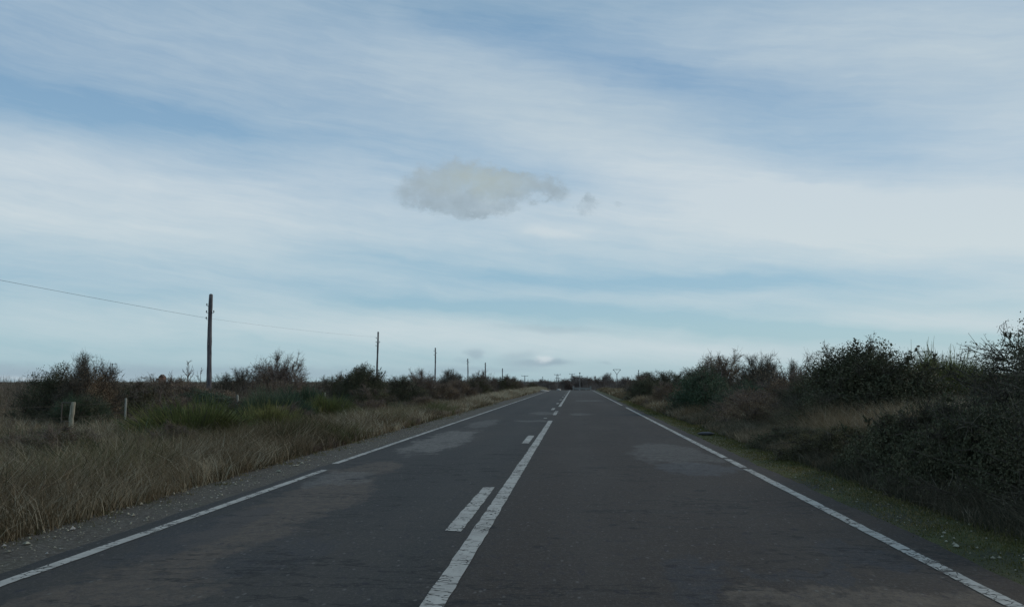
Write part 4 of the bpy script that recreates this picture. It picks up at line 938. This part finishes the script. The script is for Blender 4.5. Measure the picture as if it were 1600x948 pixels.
# the pole before the nearest one stands outside the picture and carries the cable's other end
po, x0_, zt0, f0, H0 = pole(-1130, 130, 13.4, 'wooden utility pole outside the left edge of the picture', 9, r0=.16, r1=.12)
def cable(name, a, b_, sag, r, label):
    t_ = np.linspace(0, 1, 40); P = np.array(a)[None] * (1 - t_[:, None]) + np.array(b_)[None] * t_[:, None]; P[:, 2] -= sag * 4 * t_ * (1 - t_)
    mb = MB(); tubes(mb, P[None], np.full((1, 40), r), 5)
    return tag(mb.obj(name, M['wire']), label, 'cable')
def ins_pt(x, y, f, Hh, dz=-1.44):
    cx, r = f(Hh - 1.48); z0 = float(ground_z(x, y)); return (x + cx - r - .10, y, z0 + Hh + dz)
A0 = list(ins_pt(x0_, 13.4, f0, H0)); A1 = ins_pt(x1, 53, f1, H1); A0[2] = A1[2] + .22
cable('overhead_cable', A0, A1, .10, .0065, 'thin dark overhead cable running from the left edge of the picture to the nearest pole')
o2, x2, zt2, f2, H2 = PO[0]
A2 = (x2 - .15, 94, zt2 - .55)
cable('overhead_cable', A1, A2, .12, .004, 'thin overhead cable between the nearest pole and the second pole')

# ================================================================== fence on the left
fe = empty('fence', (-15.7, 30, float(ground_z(-15.7, 30)))); tag(fe, 'old wire fence with pale stone and thin posts left of the road', 'fence')
def fence_post(px, top, y, w, d, seed, mat, lean=0.0):
    x = wx(px, y); z0 = float(ground_z(x, y)); h = wz(px, top, y) - z0
    rng = np.random.default_rng(seed); mb = MB(); k = 9; z = np.linspace(-.2, h, k)
    n = 8; a = np.arange(n) * 2 * PI / n + PI / 8
    sq = 1 / np.maximum(np.abs(np.cos(a)), np.abs(np.sin(a))) * .93
    rr = (1 + rng.normal(0, .05, (k, n))) * sq[None]
    rr[-1] *= .9
    v = np.stack([lean * z[:, None] + np.cos(a)[None] * rr * w / 2 + rng.normal(0, .012, (k, 1)) * (w > .08), np.sin(a)[None] * rr * d / 2, np.repeat(z[:, None], n, 1) + rng.normal(0, .004, (k, n))], -1)
    v = v.reshape(-1, 3) + np.array([x, y, z0])
    b0 = (np.arange(k - 1)[:, None] * n); i = np.arange(n)[None]; j = (i + 1) % n
    q = np.stack([b0 + i, b0 + j, b0 + j + n, b0 + i + n], -1).reshape(-1, 4)
    t0 = (k - 1) * n
    mb.add(v, q, [[t0, t0 + i_, t0 + i_ + 1] for i_ in range(1, n - 1)])
    o = mb.obj('post', mat, fe)
    o.matrix_parent_inverse = Matrix.Translation(-fe.location)
    return x, y, z0, h
FP = [fence_post(113, 628, 28.6, .15, .15, 1, M['post_stone'], .05), fence_post(197, 622, 32.0, .075, .07, 2, M['post_metal'], .02)]
for i, (px, top, y) in enumerate([(372, 617, 42.8), (480, 613, 53.6), (508, 613, 57.2), (531, 610, 61.3), (708, 585, 112)]):
    FP.append(fence_post(px, top, y, .10 if i < 4 else .16, .09, 5 + i, M['post_metal']))
def fwire(pts, hh, r=.0028):
    P = []
    for (xa, ya, za, ha), (xb, yb, zb, hb) in zip(pts[:-1], pts[1:]):
        for t_ in np.linspace(0, 1, 7)[:-1]:
            P.append((xa + (xb - xa) * t_, ya + (yb - ya) * t_ - .05, (za + ha * hh) * (1 - t_) + (zb + hb * hh) * t_ - .05 * 4 * t_ * (1 - t_)))
    mb = MB(); tubes(mb, np.array(P)[None], np.full((1, len(P)), r), 4)
    o = mb.obj('wire', M['fwire'], fe); o.matrix_parent_inverse = Matrix.Translation(-fe.location)
Lp = [(-18.6, 21.0, float(ground_z(-18.6, 21)), 1.15), (-16.9, 25.0, float(ground_z(-16.9, 25)), 1.15)]
for hh in (.93, .60): fwire(Lp + FP[:6], hh)
mb = MB(); xx, yy, zz, hh_ = FP[0]
rod(mb, (xx + .02, yy, zz + hh_ - .02), (xx - .32, yy, zz + hh_ - .02), .016); rod(mb, (xx - .31, yy, zz + hh_), (xx - .33, yy, zz - .1), .018); rod(mb, (xx, yy, zz + hh_ - .62), (xx - .32, yy, zz + hh_ - .62), .012)
o = mb.obj('wire_bracket', M['fwire'], fe); o.matrix_parent_inverse = Matrix.Translation(-fe.location)

# ================================================================== far structures
def power_pole(px, top, y, kind, label, mat='steel', r=.16):
    x = wx(px, y); z0 = float(ground_z(x, y)); h = wz(px, top, y) - z0
    o = empty('power_pole', (x, y, z0)); tag(o, label, 'power pole', 'small power poles on the far skyline')
    mb = MB()
    if kind == 'lattice':
        w0, w1 = .55, .22
        for sx in (-1, 1):
            for sy in (-1, 1): rod(mb, (sx * w0, sy * w0, -.5), (sx * w1, sy * w1, h), .07, .06, 4)
        nz = 9
        for k in range(nz):
            za, zb = h * k / nz, h * (k + 1) / nz; wa, wb = w0 + (w1 - w0) * k / nz, w0 + (w1 - w0) * (k + 1) / nz; s_ = 1 if k % 2 else -1
            for sy in (-1, 1):
                rod(mb, (-s_ * wa, sy * wa, za), (s_ * wb, sy * wb, zb), .04, None, 4)
                rod(mb, (sy * wa, -s_ * wa, za), (sy * wb, s_ * wb, zb), .04, None, 4)
        mb.obj('mast', M[mat], o)
    else:
        rod(mb, (0, 0, -.5), (0, 0, h if kind != 'vee' else h - 1.6), r, r * .7, 10); mb.obj('mast', M[mat], o)
    mb = MB()
    if kind in ('tee', 'lattice'):
        prim_box(mb, (0, 0, h - .05), (2.4, .13, .13))
        for q in (-1.1, 0, 1.1): rod(mb, (q, 0, h + .03), (q, 0, h + .28), .06, .05, 6)
        if kind == 'lattice': prim_box(mb, (0, 0, h - 1.3), (1.7, .14, .14))
    elif kind == 'vee':
        hv = h - 1.6
        rod(mb, (0, 0, hv), (-1.15, 0, h), .09, .07, 6); rod(mb, (0, 0, hv), (1.15, 0, h), .09, .07, 6); rod(mb, (-1.25, 0, h), (1.25, 0, h), .07, .07, 6)
        for q in (-1.2, 0, 1.2): rod(mb, (q, 0, h), (q, 0, h - .4), .06, .05, 6)
    elif kind == 'short':
        rod(mb, (0, 0, h), (0, 0, h + .4), .10, .22, 8); prim_box(mb, (0, 0, h - .6), (1.2, .12, .12))
    mb.obj('crossarm', M[mat], o)
power_pole(175, 568, 330, 'tee', 'lone T-shaped power pole on the left skyline between bush and wooden pole')
power_pole(820, 587, 330, 'tee', 'T-shaped power pole on the skyline just left of the road end')
power_pole(848, 590, 380, 'short', 'stubby power pole barely above the trees left of the road end', r=.14)
power_pole(871, 585, 330, 'lattice', 'dark lattice power pole left of the line where the road ends')
power_pole(894, 584, 370, 'lattice', 'dark lattice power pole straight above the end of the road')
power_pole(906, 584, 250, 'short', 'pale concrete power pole standing behind the low pale wall', 'pale', .10)
power_pole(964, 577, 300, 'vee', 'power pole with V-shaped head right of the road end')
power_pole(1447, 549, 150, 'vee', 'faint V-headed power pole behind the yellow-green broom on the right', r=.10)
power_pole(998, 580, 290, 'short', 'small knobbed pole above the far right bushes', r=.16)
# low pale wall beyond the crest
xw, yw = (909 - 899) / F * 232, 232.0
zw = CAM_H - 10.5 / F * yw
o = empty('low_wall', (xw, yw, zw)); tag(o, 'low pale wall crossing beyond the far end of the road', 'wall')
mb = MB(); prim_box(mb, (0, 0, 0), (4.6, .3, .35)); prim_box(mb, (-.6, 0, -.75), (.4, .28, 1.2)); prim_box(mb, (1.0, 0, -.75), (.4, .28, 1.2)); mb.obj('coping', M['pale'], o)
for q in (2.15, -2.2):
    mb = MB(); prim_box(mb, (q, 0, -.45 + .25), (.32, .4, 1.6)); mb.obj('pier', M['pale'], o)
# reddish hut on the skyline far left
xh, yh = (238 - 899) / F * 230, 230.0; zh = CAM_H + 3.5 / F * yh
o = empty('hut', (xh, yh, zh - 2.6)); tag(o, 'tiny reddish hut with a dark roof on the left skyline', 'hut')
mb = MB(); prim_box(mb, (0, 0, 1.5), (1.3, 1.4, 3.4)); mb.obj('wall', M['brick'], o)
mb = MB(); mb.add([[-.75, -.8, 3.2], [.75, -.8, 3.2], [.75, .8, 3.2], [-.75, .8, 3.2], [0, -.8, 3.9], [0, .8, 3.9]], [[0, 3, 2, 1], [1, 2, 5, 4], [3, 0, 4, 5]], [[0, 1, 4], [2, 3, 5]]); mb.obj('roof', M['rooft'], o)
mb = MB(); prim_box(mb, (-1.05, -.1, 2.2), (.75, .9, 1.5)); mb.obj('side_panel', M['iron'], o)
mb = MB(); prim_box(mb, (-1.05, -.56, 2.2), (.42, .03, .62)); mb.obj('window', M['white'], o)

# ================================================================== bare saplings
def sapling(px, top, y, label, seed, spread=.35, n1=14, r=.05):
    x = wx(px, y); z0 = float(ground_z(x, y)); h = wz(px, top, y) - z0
    rng = np.random.default_rng(seed); o = empty('bare_sapling', (x, y, z0)); tag(o, label, 'sapling')
    mb = MB(); T_ = curve_pts(np.array([[0, 0, -.1]]), np.array([[.05, 0, h * .5]]), np.array([[0, 0, h]]), 9, rng, .02)
    tubes(mb, T_, np.linspace(r, r * .25, 9)[None], 6, .5); mb.obj('trunk', M['bark_brown'], o)
    mb = MB(); P, tg = pick(T_, None, n1, rng, .2, .92)
    a = rng.uniform(0, 6.28, n1); d = np.stack([np.cos(a), np.sin(a), rng.uniform(.7, 1.6, n1)], -1); ln = h * spread * rng.uniform(.5, 1, (n1, 1)) * (1.15 - P[:, 2:] / h)
    B1 = curve_pts(P, P + d * ln * .5, P + d * ln + np.array([0, 0, .1]), 5, rng, .02); tubes(mb, B1, np.linspace(r * .55, r * .2, 5)[None].repeat(n1, 0), 4, .4)
    n2 = n1 * 6; P, tg = pick(B1, None, n2, rng, .2, 1); d = norm(tg + rng.normal(size=(n2, 3)) * .45); ln = rng.uniform(.15, .5, (n2, 1)) * h * .22
    tubes(mb, curve_pts(P, P + d * ln * .5, P + d * ln, 3, rng, .01), np.array([[r * .25, r * .2, r * .14]]).repeat(n2, 0), 3, .4)
    mb.obj('branches', M['bark_brown'], o)
sapling(293, 566, 85, 'small bare sapling with upright twigs on the skyline just left of the near pole', 1, r=.06)
sapling(268, 580, 88, 'tiny forked bare sapling on the skyline right of the hut', 2, n1=5, r=.05)
sapling(313, 578, 85, 'tiny bare sapling almost touching the near utility pole', 4, n1=7, r=.05)
sapling(250, 598, 44, 'pale slanting bare sapling in the scrub between the second post and the near pole', 3, n1=6, r=.03)
sapling(706, 578, 100, 'thin bare sapling with dark buds beside the third utility pole', 6, n1=9, r=.05)
sapling(20, 655, 27, 'pale bare twiggy sapling at the left edge of the picture', 7, spread=.5, n1=12, r=.012)

# ================================================================== single stones and litter on the verge
def stone(px, py, s_, label, seed, mat='white', name='stone'):
    y = F * CAM_H / (py - 596); x = (px - 899) / (py - 596) * CAM_H
    rng = np.random.default_rng(seed); mb = MB()
    n, k = 10, 6; a = np.arange(n) * 2 * PI / n; v = []
    for j in range(k):
        e = -PI / 2 + PI * (j + .5) / k
        for q in a: v.append([math.cos(e) * math.cos(q) * s_[0] * rng.uniform(.85, 1.15), math.cos(e) * math.sin(q) * s_[1] * rng.uniform(.85, 1.15), math.sin(e) * s_[2] * rng.uniform(.9, 1.1) + s_[2] * .6])
    q = [[j * n + i, j * n + (i + 1) % n, (j + 1) * n + (i + 1) % n, (j + 1) * n + i] for j in range(k - 1) for i in range(n)]
    t = [[0, (i + 1) % n, i] if False else [0, i + 1, i] for i in range(1, n - 1)] + [[(k - 1) * n, (k - 1) * n + i, (k - 1) * n + i + 1] for i in range(1, n - 1)]
    mb.add(v, q, t); o = mb.obj(name, M[mat], smooth=True); o.location = (x, y, float(ground_z(x, y)))
    return tag(o, label, name.replace('_', ' '))
stone(996, 628, (.28, .2, .07), 'flat white stone on the grassy verge beyond the light road patch', 1)
stone(1098, 677, (.22, .12, .05), 'black lump of rubbish lying on the mossy right verge', 2, 'iron', 'rubbish')
stone(630, 668, (.05, .05, .03), 'small white stone at the left grass edge beside the light patch', 3)
stone(849, 611.0, (.9, 2.0, .10), 'pale heap of rubble at the far left road edge', 4, 'white', 'rubble_heap')
stone(873, 609.5, (.35, .8, .14), 'small pale rubble heap where the road vanishes', 5, 'white', 'rubble_heap')
